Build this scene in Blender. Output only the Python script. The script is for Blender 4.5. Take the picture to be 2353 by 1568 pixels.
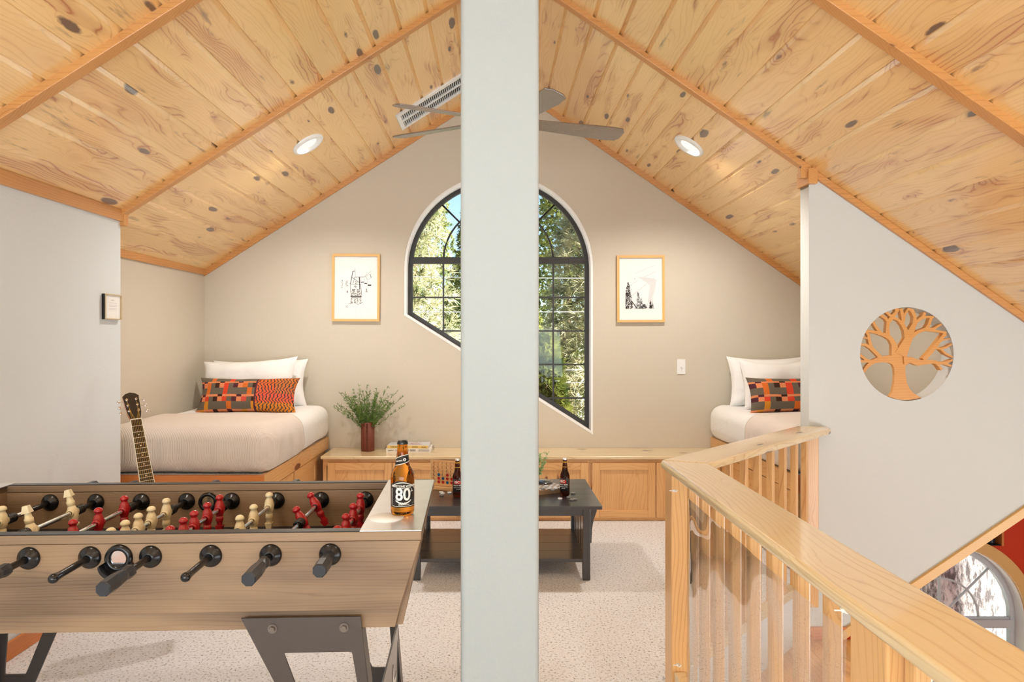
import bpy, math, random
from mathutils import Vector, Matrix, noise
R = math.radians
for o in list(bpy.data.objects): bpy.data.objects.remove(o)
COL = bpy.context.scene.collection
F, CX, CY, HC = 1512.0, 1138.0, 775.0, 1.5        # focal length and vanishing point in pixels, eye height in metres

# ------------------------------------------------------------------ camera, sky, light, exposure
cam = bpy.data.objects.new('camera', bpy.data.cameras.new('camera')); COL.objects.link(cam)
cam.location = (0, 0, HC); cam.rotation_euler = (R(90), 0, 0)
cam.data.sensor_width = 36; cam.data.lens = F/2353*36
cam.data.shift_x = (1176.5-CX)/2353; cam.data.shift_y = -(784-CY)/2353
cam.data.clip_start = 0.02
sc = bpy.context.scene; sc.camera = cam
sc.view_settings.view_transform = 'Standard'; sc.view_settings.look = 'None'
sc.view_settings.gamma = 1; sc.view_settings.use_curve_mapping = False
sc.view_settings.exposure = 0.08

wd = bpy.data.worlds.new('sky'); sc.world = wd; wd.use_nodes = True
nt = wd.node_tree; nt.nodes.clear()
wo = nt.nodes.new('ShaderNodeOutputWorld'); wb = nt.nodes.new('ShaderNodeBackground'); ws = nt.nodes.new('ShaderNodeTexSky')
ws.sky_type = 'NISHITA'; ws.sun_disc = False; ws.sun_elevation = R(42); ws.sun_rotation = R(122); ws.altitude = 1900
nt.links.new(ws.outputs[0], wb.inputs[0]); nt.links.new(wb.outputs[0], wo.inputs[0]); wb.inputs[1].default_value = 0.28

def light(name, kind, loc, rot, energy, col=(1, 1, 1), **k):
    l = bpy.data.lights.new(name, kind); l.energy = energy; l.color = col
    for a, b in k.items(): setattr(l, a, b)
    o = bpy.data.objects.new(name, l); COL.objects.link(o); o.location = loc; o.rotation_euler = rot
    return o
sun = light('sun', 'SUN', (0, 0, 20), (R(50), 0, R(58)), 25.0, (1, .95, .86), angle=R(.5))
# unseen fill panel added behind the camera, then daylight from the great room windows
light('fill_behind', 'AREA', (-0.4, -2.5, 1.55), (R(126), 0, 0), 275, (.80, .91, 1), shape='RECTANGLE', size=3.6, size_y=2.4)
light('daylight_great_room', 'AREA', (5.2, -.4, -.7), (R(112), 0, R(66)), 150, (.84, .93, 1), shape='RECTANGLE', size=3.4, size_y=1.6)

# ------------------------------------------------------------------ materials
def new_mat(name):
    m = bpy.data.materials.new(name); m.use_nodes = True
    n = m.node_tree; n.nodes.clear()
    out = n.nodes.new('ShaderNodeOutputMaterial'); p = n.nodes.new('ShaderNodeBsdfPrincipled')
    n.links.new(p.outputs[0], out.inputs[0])
    return m, n, p, out
def srgb(r, g, b):
    f = lambda c: (c/255/12.92) if c/255 <= .04045 else ((c/255+.055)/1.055)**2.4
    return (f(r), f(g), f(b), 1)
def setp(p, rough=.5, metal=0, coat=0, spec=.5, coat_rough=.05, sheen=0):
    p.inputs['Roughness'].default_value = rough; p.inputs['Metallic'].default_value = metal
    p.inputs['Coat Weight'].default_value = coat; p.inputs['Specular IOR Level'].default_value = spec
    p.inputs['Coat Roughness'].default_value = coat_rough; p.inputs['Sheen Weight'].default_value = sheen
def N(n, typ, **k):
    x = n.nodes.new(typ)
    for a, b in k.items(): setattr(x, a, b)
    return x
def math_n(n, op, a, b=None, clamp=False):
    x = N(n, 'ShaderNodeMath', operation=op); x.use_clamp = clamp
    for i, v in enumerate((a, b)):
        if v is None: continue
        if isinstance(v, (int, float)): x.inputs[i].default_value = v
        else: n.links.new(v, x.inputs[i])
    return x.outputs[0]
def bump(n, p, h, strength, dist):
    b = N(n, 'ShaderNodeBump'); b.inputs['Strength'].default_value = strength; b.inputs['Distance'].default_value = dist
    n.links.new(h, b.inputs['Height']); n.links.new(b.outputs[0], p.inputs['Normal']); return b
def plain(name, col, rough=.5, metal=0, coat=0, var=0.06, scale=30, bmp=0, bscale=200, **k):
    m, n, p, o = new_mat(name); setp(p, rough, metal, coat, **k)
    tc = N(n, 'ShaderNodeTexCoord'); nz = N(n, 'ShaderNodeTexNoise'); nz.inputs['Scale'].default_value = scale
    n.links.new(tc.outputs['Object'], nz.inputs['Vector'])
    mx = N(n, 'ShaderNodeMixRGB', blend_type='MIX'); n.links.new(nz.outputs['Fac'], mx.inputs[0])
    mx.inputs[1].default_value = tuple(c*(1-var) for c in col[:3])+(1,); mx.inputs[2].default_value = tuple(min(1, c*(1+var)) for c in col[:3])+(1,)
    n.links.new(mx.outputs[0], p.inputs['Base Color'])
    if bmp:
        b = N(n, 'ShaderNodeTexNoise'); b.inputs['Scale'].default_value = bscale; b.inputs['Detail'].default_value = 3
        n.links.new(tc.outputs['Object'], b.inputs['Vector']); bump(n, p, b.outputs['Fac'], bmp, .004)
    return m
def paint(name, col):
    m, n, p, o = new_mat(name); setp(p, .62, spec=.35)
    tc = N(n, 'ShaderNodeTexCoord')
    a = N(n, 'ShaderNodeTexNoise'); a.inputs['Scale'].default_value = 95; a.inputs['Detail'].default_value = 4; a.inputs['Roughness'].default_value = .6
    n.links.new(tc.outputs['Object'], a.inputs['Vector']); p.inputs['Base Color'].default_value = col
    bump(n, p, a.outputs['Fac'], .33, .004)
    return m
def coatior(m, v):
    m.node_tree.nodes['Principled BSDF'].inputs['Coat IOR'].default_value = v
def wood(name, light_c, line_c, knot_c, ring=46, knots=.5, rough=.35, coat=.3, coat_rough=.12, ks=1.0, contrast=.75, dist=9, across=4, blotch=.25, bmp=.08, plank=0, kmin=.05, kvar=.13, streak=0):
    m, n, p, o = new_mat(name); setp(p, rough, coat=coat, coat_rough=coat_rough)
    at = N(n, 'ShaderNodeAttribute', attribute_name='wc')
    sp = N(n, 'ShaderNodeSeparateXYZ'); n.links.new(at.outputs['Vector'], sp.inputs[0])
    def scaled(a, b, c):
        q = N(n, 'ShaderNodeVectorMath', operation='MULTIPLY'); n.links.new(at.outputs['Vector'], q.inputs[0]); q.inputs[1].default_value = (a, b, c); return q.outputs[0]
    n1 = N(n, 'ShaderNodeTexNoise'); n1.inputs['Scale'].default_value = 1; n1.inputs['Detail'].default_value = 2.5; n1.inputs['Roughness'].default_value = .45
    n.links.new(scaled(1.1, across, across), n1.inputs['Vector'])
    vo = N(n, 'ShaderNodeTexVoronoi'); vo.inputs['Scale'].default_value = 1
    n.links.new(scaled(3.4*ks, 11*ks, 11*ks), vo.inputs['Vector'])
    sc_ = N(n, 'ShaderNodeSeparateColor'); n.links.new(vo.outputs['Color'], sc_.inputs[0])
    gate = math_n(n, 'LESS_THAN', sc_.outputs[0], knots)
    nz = N(n, 'ShaderNodeTexNoise'); nz.inputs['Scale'].default_value = 1; n.links.new(scaled(25, 45, 45), nz.inputs['Vector'])
    dk = math_n(n, 'ADD', vo.outputs['Distance'], math_n(n, 'MULTIPLY', math_n(n, 'SUBTRACT', nz.outputs['Fac'], .5), .10))
    size = math_n(n, 'ADD', math_n(n, 'MULTIPLY', sc_.outputs[1], kvar), kmin)
    kn = math_n(n, 'MULTIPLY', math_n(n, 'MULTIPLY', math_n(n, 'SUBTRACT', size, dk), 16, True), gate, True)
    fall = math_n(n, 'MULTIPLY', math_n(n, 'POWER', math_n(n, 'SUBTRACT', 1, math_n(n, 'MULTIPLY', dk, 1.5, True), True), 2.5), gate)
    f = math_n(n, 'ADD', math_n(n, 'MULTIPLY', sp.outputs[1], ring), math_n(n, 'MULTIPLY', sp.outputs[2], ring*.6))
    f = math_n(n, 'ADD', f, math_n(n, 'MULTIPLY', n1.outputs['Fac'], dist*1.6))
    f = math_n(n, 'ADD', f, math_n(n, 'MULTIPLY', fall, 6))
    fr = math_n(n, 'FRACT', f)
    line = math_n(n, 'POWER', math_n(n, 'ABSOLUTE', math_n(n, 'SUBTRACT', math_n(n, 'MULTIPLY', fr, 2), 1)), 5)
    n2 = N(n, 'ShaderNodeTexNoise'); n2.inputs['Scale'].default_value = 1; n2.inputs['Detail'].default_value = 3
    n.links.new(scaled(6, 230, 230), n2.inputs['Vector'])
    n3 = N(n, 'ShaderNodeTexNoise'); n3.inputs['Scale'].default_value = 1; n3.inputs['Detail'].default_value = 1
    n.links.new(scaled(1.6, 8, 8), n3.inputs['Vector'])
    lf = math_n(n, 'MULTIPLY', line, math_n(n, 'MULTIPLY', math_n(n, 'ADD', math_n(n, 'MULTIPLY', n3.outputs['Fac'], 1.3), .05), contrast), True)
    lf = math_n(n, 'ADD', lf, math_n(n, 'MULTIPLY', math_n(n, 'SUBTRACT', n2.outputs['Fac'], .5), .35), True)
    lf = math_n(n, 'ADD', lf, math_n(n, 'MULTIPLY', math_n(n, 'SUBTRACT', n3.outputs['Fac'], .45, True), blotch*2), True)
    lf = math_n(n, 'ADD', lf, math_n(n, 'MULTIPLY', fall, .35), True)
    if streak:
        n4 = N(n, 'ShaderNodeTexNoise'); n4.inputs['Scale'].default_value = 1; n4.inputs['Detail'].default_value = 4; n4.inputs['Roughness'].default_value = .6
        n.links.new(scaled(2.2, 17, 17), n4.inputs['Vector'])
        n5 = N(n, 'ShaderNodeTexNoise'); n5.inputs['Scale'].default_value = 1; n5.inputs['Detail'].default_value = 2; n5.inputs['Distortion'].default_value = .4
        n.links.new(scaled(1.3, 8.5, 8.5), n5.inputs['Vector'])
        band = math_n(n, 'MULTIPLY', math_n(n, 'SUBTRACT', n5.outputs['Fac'], .54, True), 14, True)
        lf = math_n(n, 'MULTIPLY', lf, math_n(n, 'ADD', math_n(n, 'MULTIPLY', band, .85), .42))
        lf = math_n(n, 'ADD', lf, math_n(n, 'MULTIPLY', band, .20), True)
        dark = math_n(n, 'MULTIPLY', math_n(n, 'SUBTRACT', n4.outputs['Fac'], .64, True), 10, True)
        kn = math_n(n, 'MAXIMUM', kn, math_n(n, 'MULTIPLY', dark, .65))
    if plank:
        wn = N(n, 'ShaderNodeTexWhiteNoise', noise_dimensions='1D'); n.links.new(sp.outputs[2], wn.inputs['W'])
        lf = math_n(n, 'ADD', lf, math_n(n, 'MULTIPLY', wn.outputs['Value'], plank), True)
    m1 = N(n, 'ShaderNodeMixRGB'); n.links.new(lf, m1.inputs[0]); m1.inputs[1].default_value = light_c; m1.inputs[2].default_value = line_c
    m2 = N(n, 'ShaderNodeMixRGB'); n.links.new(kn, m2.inputs[0]); n.links.new(m1.outputs[0], m2.inputs[1]); m2.inputs[2].default_value = knot_c
    n.links.new(m2.outputs[0], p.inputs['Base Color'])
    if bmp: bump(n, p, n2.outputs['Fac'], bmp, .002)
    return m
M = {}
M['wall'] = paint('wall_paint_cream', srgb(208, 199, 182))
M['wall_w'] = paint('wall_paint_white', srgb(218, 224, 227))
M['wall_s'] = paint('wall_paint_stair', srgb(208, 210, 206))
M['col'] = paint('column_paint', srgb(168, 174, 173))
M['red'] = paint('wall_paint_red', srgb(205, 58, 18))
M['ceil'] = wood('ceiling_knotty_pine', srgb(251, 208, 136), srgb(182, 106, 44), srgb(84, 46, 24), ring=46, knots=.42, streak=1, rough=.42, coat=1, coat_rough=.24, contrast=.75, dist=9, across=5, blotch=.25, plank=.2, kmin=.03, kvar=.27)
M['trim'] = wood('pine_trim', srgb(212, 152, 88), srgb(158, 96, 42), srgb(90, 45, 20), ring=70, knots=.08, rough=.4, coat=.2, contrast=.5, dist=5)
M['pine'] = wood('cabinet_knotty_pine', srgb(230, 180, 120), srgb(190, 128, 72), srgb(104, 44, 22), ring=44, knots=.42, kmin=.05, kvar=.2, rough=.38, coat=.25, contrast=.6, dist=7, ks=.8)
M['rail'] = wood('handrail_varnished_pine', srgb(230, 208, 164), srgb(178, 130, 78), srgb(66, 38, 22), ring=60, knots=.34, kmin=.06, kvar=.17, rough=.28, coat=.8, coat_rough=.09, contrast=.6, dist=6, ks=1.0)
M['post'] = wood('baluster_pine', srgb(226, 178, 118), srgb(178, 116, 58), srgb(100, 50, 24), ring=80, knots=.12, rough=.35, coat=.3, contrast=.6, dist=6)
coatior(M['ceil'], 2.2); coatior(M['rail'], 1.9)
M['orange'] = wood('orange_stained_pine', srgb(214, 130, 62), srgb(168, 88, 34), srgb(80, 38, 18), ring=80, knots=.05, rough=.35, coat=.3, contrast=.5, dist=5)
M['tree'] = wood('tree_cutout_wood', srgb(220, 158, 86), srgb(186, 118, 56), srgb(110, 60, 28), ring=110, knots=.0, rough=.45, coat=.1, contrast=.5, dist=3)
M['foos'] = wood('foosball_walnut_veneer', srgb(150, 122, 92), srgb(74, 54, 38), srgb(70, 52, 36), ring=170, knots=0, rough=.5, coat=.05, contrast=.30, dist=4, across=16, blotch=1.1, bmp=.05)
M['dark'] = wood('dark_stained_oak', srgb(27, 20, 21), srgb(15, 11, 12), srgb(14, 9, 8), ring=90, knots=0, rough=.38, coat=.8, coat_rough=.24, contrast=.7, dist=4)
M['fan'] = wood('fan_blade_dark_wood', srgb(74, 64, 62), srgb(50, 42, 40), srgb(14, 9, 8), ring=60, knots=0, rough=.4, coat=1, coat_rough=.25, contrast=.6, dist=4)
coatior(M['dark'], 1.75); coatior(M['fan'], 3.0)
M['frame'] = wood('pale_oak_frame', srgb(228, 182, 112), srgb(206, 152, 84), srgb(160, 110, 60), ring=120, knots=0, rough=.45, coat=.1, contrast=.4, dist=2)
M['landing'] = wood('landing_oak_floor', srgb(232, 178, 112), srgb(196, 128, 66), srgb(120, 70, 35), ring=40, knots=.0, rough=.4, coat=.3, contrast=.6, dist=7)
M['black'] = plain('black_plastic', (.006, .006, .007), .24, coat=0)
M['grip'] = plain('dark_rubber_grip', (.022, .025, .031), .28)
M['chrome'] = plain('chrome', (.82, .82, .84), .12, metal=1)
M['silver'] = plain('brushed_aluminium', (.86, .87, .89), .3, metal=.8, bmp=.05, bscale=700)
M['leg'] = plain('bronze_grey_painted_steel', srgb(82, 74, 69), .38, metal=.4)
M['legl'] = plain('light_grey_painted_steel', srgb(168, 166, 164), .35, metal=.4)
M['bolt'] = plain('bronze_bolt_steel', srgb(120, 110, 102), .35, metal=.6)
M['field'] = plain('dark_playfield', (.018, .018, .02), .45)
M['redp'] = plain('red_player_plastic', srgb(178, 22, 30), .25, coat=.4)
M['whitep'] = plain('cream_player_plastic', srgb(238, 222, 180), .3, coat=.4)
M['white'] = plain('white_enamel', srgb(240, 240, 238), .4)
M['reveal'] = paint('window_reveal_white', srgb(244, 244, 242))
M['bronze'] = plain('dark_bronze_window_frame', srgb(52, 50, 46), .4, metal=.2)
M['grayf'] = plain('grey_window_frame', srgb(196, 198, 202), .45)
M['paper'] = plain('white_paper', srgb(240, 239, 236), .6, var=.01)
M['photo'] = plain('pale_print_paper', srgb(232, 233, 233), .5, var=.03, scale=14)
M['ink'] = plain('brown_ink', srgb(46, 36, 30), .7, var=.3, scale=500)
M['inkl'] = plain('pale_grey_ink', srgb(170, 172, 174), .7, var=.15, scale=300)
M['inkp'] = plain('faint_grey_ink', srgb(214, 215, 215), .7)
M['leather'] = plain('brown_leather', srgb(112, 52, 34), .5, var=.15, bmp=.3, bscale=300)
M['stitch'] = plain('dark_leather_stitch', srgb(86, 34, 22), .6)
M['pot'] = plain('pale_ceramic', srgb(220, 216, 205), .3, coat=.3)
M['iron'] = plain('black_glazed_dish', (.02, .025, .035), .18, coat=1)
M['ebony'] = plain('guitar_ebony', (.02, .014, .01), .3, coat=.4)
M['guitar_side'] = plain('guitar_orange_wood', srgb(196, 104, 42), .35, coat=.5)
M['spruce'] = plain('guitar_spruce_top', srgb(226, 178, 108), .3, coat=.6)
M['ivory'] = plain('ivory_binding', srgb(236, 228, 206), .4)
M['yellow'] = plain('yellow_book_cloth', srgb(232, 200, 110), .5)
M['bookw'] = plain('book_cover_white', srgb(232, 228, 222), .45)
M['bookg'] = plain('book_cover_grey', srgb(206, 208, 210), .3)
M['pages'] = plain('book_pages', srgb(238, 236, 230), .8, var=.1, scale=400)
M['discred'] = plain('red_disc', srgb(206, 36, 28), .35)
M['discblue'] = plain('blue_disc', srgb(20, 98, 150), .35)
M['checker'] = plain('grey_checker', srgb(120, 118, 116), .3)
M['checkerw'] = plain('pale_checker', srgb(196, 198, 198), .3)
M['tie'] = plain('white_zip_tie', srgb(240, 238, 232), .4)
M['lbl'] = plain('black_label_paper', srgb(38, 34, 32), .5)
M['lblw'] = plain('white_label_print', srgb(235, 232, 222), .5)
M['lblr'] = plain('red_label_print', srgb(200, 30, 36), .5)
M['gold'] = plain('gold_foil', srgb(206, 160, 60), .35, metal=.5)
M['capb'] = plain('dark_bottle_cap', (.03, .035, .04), .25, metal=.6)
M['stem'] = plain('green_stem', srgb(92, 112, 48), .6, var=.2)
def leafm(name, c1, c2, trans=.3, sc=9):
    m, n, p, o = new_mat(name); setp(p, .55)
    tc = N(n, 'ShaderNodeTexCoord'); nz = N(n, 'ShaderNodeTexNoise'); nz.inputs['Scale'].default_value = sc; nz.inputs['Detail'].default_value = 3
    n.links.new(tc.outputs['Object'], nz.inputs['Vector'])
    r = N(n, 'ShaderNodeMapRange'); n.links.new(nz.outputs['Fac'], r.inputs[0]); r.inputs[1].default_value = .35; r.inputs[2].default_value = .65
    mx = N(n, 'ShaderNodeMixRGB'); n.links.new(r.outputs[0], mx.inputs[0]); mx.inputs[1].default_value = c1; mx.inputs[2].default_value = c2
    n.links.new(mx.outputs[0], p.inputs['Base Color'])
    t = N(n, 'ShaderNodeBsdfTranslucent'); n.links.new(mx.outputs[0], t.inputs[0])
    ms = N(n, 'ShaderNodeMixShader'); ms.inputs[0].default_value = trans
    n.links.new(p.outputs[0], ms.inputs[1]); n.links.new(t.outputs[0], ms.inputs[2]); n.links.new(ms.outputs[0], o.inputs[0])
    return m
M['leaf'] = leafm('vase_foliage', srgb(76, 112, 48), srgb(134, 166, 84), .3, 25)
M['leaf2'] = leafm('pot_foliage', srgb(120, 170, 100), srgb(190, 216, 160), .3, 60)
M['pineneedle'] = leafm('pine_needles', srgb(84, 98, 46), srgb(224, 214, 172), .3, 2.4)
M['pineneedle2'] = leafm('cedar_foliage', srgb(62, 84, 32), srgb(166, 170, 88), .3, 3.0)
def glassm(name, tint=(1, 1, 1, 1), ior=1.45, boost=1.0, rough=0.0):
    m = bpy.data.materials.new(name); m.use_nodes = True; n = m.node_tree; n.nodes.clear()
    o = N(n, 'ShaderNodeOutputMaterial'); t = N(n, 'ShaderNodeBsdfTransparent'); g = N(n, 'ShaderNodeBsdfGlossy'); fz = N(n, 'ShaderNodeFresnel'); mx = N(n, 'ShaderNodeMixShader')
    t.inputs[0].default_value = tint; g.inputs['Roughness'].default_value = rough
    ge = N(n, 'ShaderNodeNewGeometry'); n.links.new(math_n(n, 'ADD', math_n(n, 'MULTIPLY', ge.outputs['Backfacing'], 1/ior-ior), ior), fz.inputs[0])
    n.links.new(math_n(n, 'MULTIPLY', fz.outputs[0], boost, True), mx.inputs[0]); n.links.new(t.outputs[0], mx.inputs[1]); n.links.new(g.outputs[0], mx.inputs[2]); n.links.new(mx.outputs[0], o.inputs[0])
    return m
M['glass'] = glassm('window_glass', (.97, .99, .98, 1), 1.45, .35)
M['vinyl'] = glassm('clear_plastic_sheet', (.98, .98, .98, 1), 1.5, 2.6, .01)
M['picglass'] = glassm('picture_glass', (1, 1, 1, 1), 1.3, .5)
def bottle_mat(name, c, rough=.03):
    m, n, p, o = new_mat(name); setp(p, rough); p.inputs['Base Color'].default_value = c
    p.inputs['Transmission Weight'].default_value = 1; p.inputs['IOR'].default_value = 1.3
    return m
M['amber'] = bottle_mat('amber_glass', (.78, .30, .03, 1)); M['brownglass'] = bottle_mat('dark_brown_glass', (.10, .025, .015, 1))
def emis(name, c, s):
    m = bpy.data.materials.new(name); m.use_nodes = True; n = m.node_tree; n.nodes.clear()
    o = N(n, 'ShaderNodeOutputMaterial'); e = N(n, 'ShaderNodeEmission'); e.inputs[0].default_value = c; e.inputs[1].default_value = s
    n.links.new(e.outputs[0], o.inputs[0]); return m
M['lamp'] = emis('lamp_diffuser', (1, .95, .88, 1), 1.0)
def carpet_mat():
    m, n, p, o = new_mat('speckled_loop_carpet'); setp(p, .95, spec=.1, sheen=.2)
    tc = N(n, 'ShaderNodeTexCoord')
    a = N(n, 'ShaderNodeTexNoise'); a.inputs['Scale'].default_value = 85; a.inputs['Detail'].default_value = 4; a.inputs['Roughness'].default_value = .7
    b = N(n, 'ShaderNodeTexVoronoi'); b.inputs['Scale'].default_value = 110
    n.links.new(tc.outputs['Object'], a.inputs['Vector']); n.links.new(tc.outputs['Object'], b.inputs['Vector'])
    cr = N(n, 'ShaderNodeValToRGB'); n.links.new(a.outputs['Fac'], cr.inputs[0])
    e = cr.color_ramp.elements; e[0].position = .33; e[0].color = srgb(128, 108, 92); e[1].position = .46; e[1].color = srgb(244, 243, 244)
    n.links.new(cr.outputs[0], p.inputs['Base Color'])
    bump(n, p, math_n(n, 'ADD', a.outputs['Fac'], math_n(n, 'MULTIPLY', b.outputs['Distance'], .7)), .8, .009)
    return m
M['carpet'] = carpet_mat()
M['platform_carpet'] = M['carpet']
def linen(name, c, weave=0, sc=140):
    m, n, p, o = new_mat(name); setp(p, .85, spec=.2, sheen=.15); p.inputs['Base Color'].default_value = c
    tc = N(n, 'ShaderNodeTexCoord')
    if weave:
        sp = N(n, 'ShaderNodeSeparateXYZ'); at = N(n, 'ShaderNodeAttribute', attribute_name='wc'); n.links.new(at.outputs['Vector'], sp.inputs[0])
        u = math_n(n, 'SINE', math_n(n, 'MULTIPLY', sp.outputs[0], weave)); v = math_n(n, 'SINE', math_n(n, 'MULTIPLY', sp.outputs[1], weave*1.3))
        h = math_n(n, 'MULTIPLY', u, v); bump(n, p, h, .5, .003)
        mx = N(n, 'ShaderNodeMixRGB'); n.links.new(math_n(n, 'ADD', math_n(n, 'MULTIPLY', h, .5), .5, True), mx.inputs[0])
        mx.inputs[1].default_value = tuple(x*.86 for x in c[:3])+(1,); mx.inputs[2].default_value = c; n.links.new(mx.outputs[0], p.inputs['Base Color'])
    else:
        a = N(n, 'ShaderNodeTexNoise'); a.inputs['Scale'].default_value = 9; a.inputs['Detail'].default_value = 2; a.inputs['Distortion'].default_value = .6
        n.links.new(tc.outputs['Object'], a.inputs['Vector']); bump(n, p, a.outputs['Fac'], .35, .02)
    return m
M['sheet'] = linen('white_cotton', srgb(240, 239, 237)); M['blanket'] = linen('waffle_blanket', srgb(236, 224, 212), 420)
def fabric_mat():
    m, n, p, o = new_mat('patchwork_wool'); setp(p, .9, spec=.15)
    at = N(n, 'ShaderNodeAttribute', attribute_name='pat'); tc = N(n, 'ShaderNodeAttribute', attribute_name='wc')
    q = N(n, 'ShaderNodeVectorMath', operation='MULTIPLY'); n.links.new(tc.outputs['Vector'], q.inputs[0]); q.inputs[1].default_value = (700, 160, 1)
    a = N(n, 'ShaderNodeTexNoise'); a.inputs['Scale'].default_value = 1; n.links.new(q.outputs[0], a.inputs['Vector'])
    r = N(n, 'ShaderNodeMapRange'); n.links.new(a.outputs['Fac'], r.inputs[0]); r.inputs[1].default_value = .3; r.inputs[2].default_value = .7; r.inputs[3].default_value = .55; r.inputs[4].default_value = 1.35
    mx = N(n, 'ShaderNodeVectorMath', operation='SCALE'); n.links.new(at.outputs['Color'], mx.inputs[0]); n.links.new(r.outputs[0], mx.inputs['Scale'])
    n.links.new(mx.outputs[0], p.inputs['Base Color']); bump(n, p, a.outputs['Fac'], .4, .003)
    return m
M['patch'] = fabric_mat()
def bark_mat():
    m, n, p, o = new_mat('pale_bark'); setp(p, .9)
    tc = N(n, 'ShaderNodeTexCoord'); q = N(n, 'ShaderNodeVectorMath', operation='MULTIPLY'); n.links.new(tc.outputs['Object'], q.inputs[0]); q.inputs[1].default_value = (16, 16, 5)
    a = N(n, 'ShaderNodeTexNoise'); a.inputs['Scale'].default_value = 1; a.inputs['Detail'].default_value = 8; a.inputs['Roughness'].default_value = .7; n.links.new(q.outputs[0], a.inputs['Vector'])
    cr = N(n, 'ShaderNodeValToRGB'); n.links.new(a.outputs['Fac'], cr.inputs[0]); e = cr.color_ramp.elements
    e[0].position = .42; e[0].color = srgb(110, 104, 104); e[1].position = .56; e[1].color = srgb(236, 234, 232)
    n.links.new(cr.outputs[0], p.inputs['Base Color']); bump(n, p, a.outputs['Fac'], 1, .06); return m
M['bark'] = bark_mat()
M['barkd'] = plain('brown_bark', srgb(120, 96, 74), .9, var=.4, scale=20, bmp=.8, bscale=30)
M['snow'] = plain('snowy_ground', srgb(225, 225, 222), .9, var=.25, scale=1.5)

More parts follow.
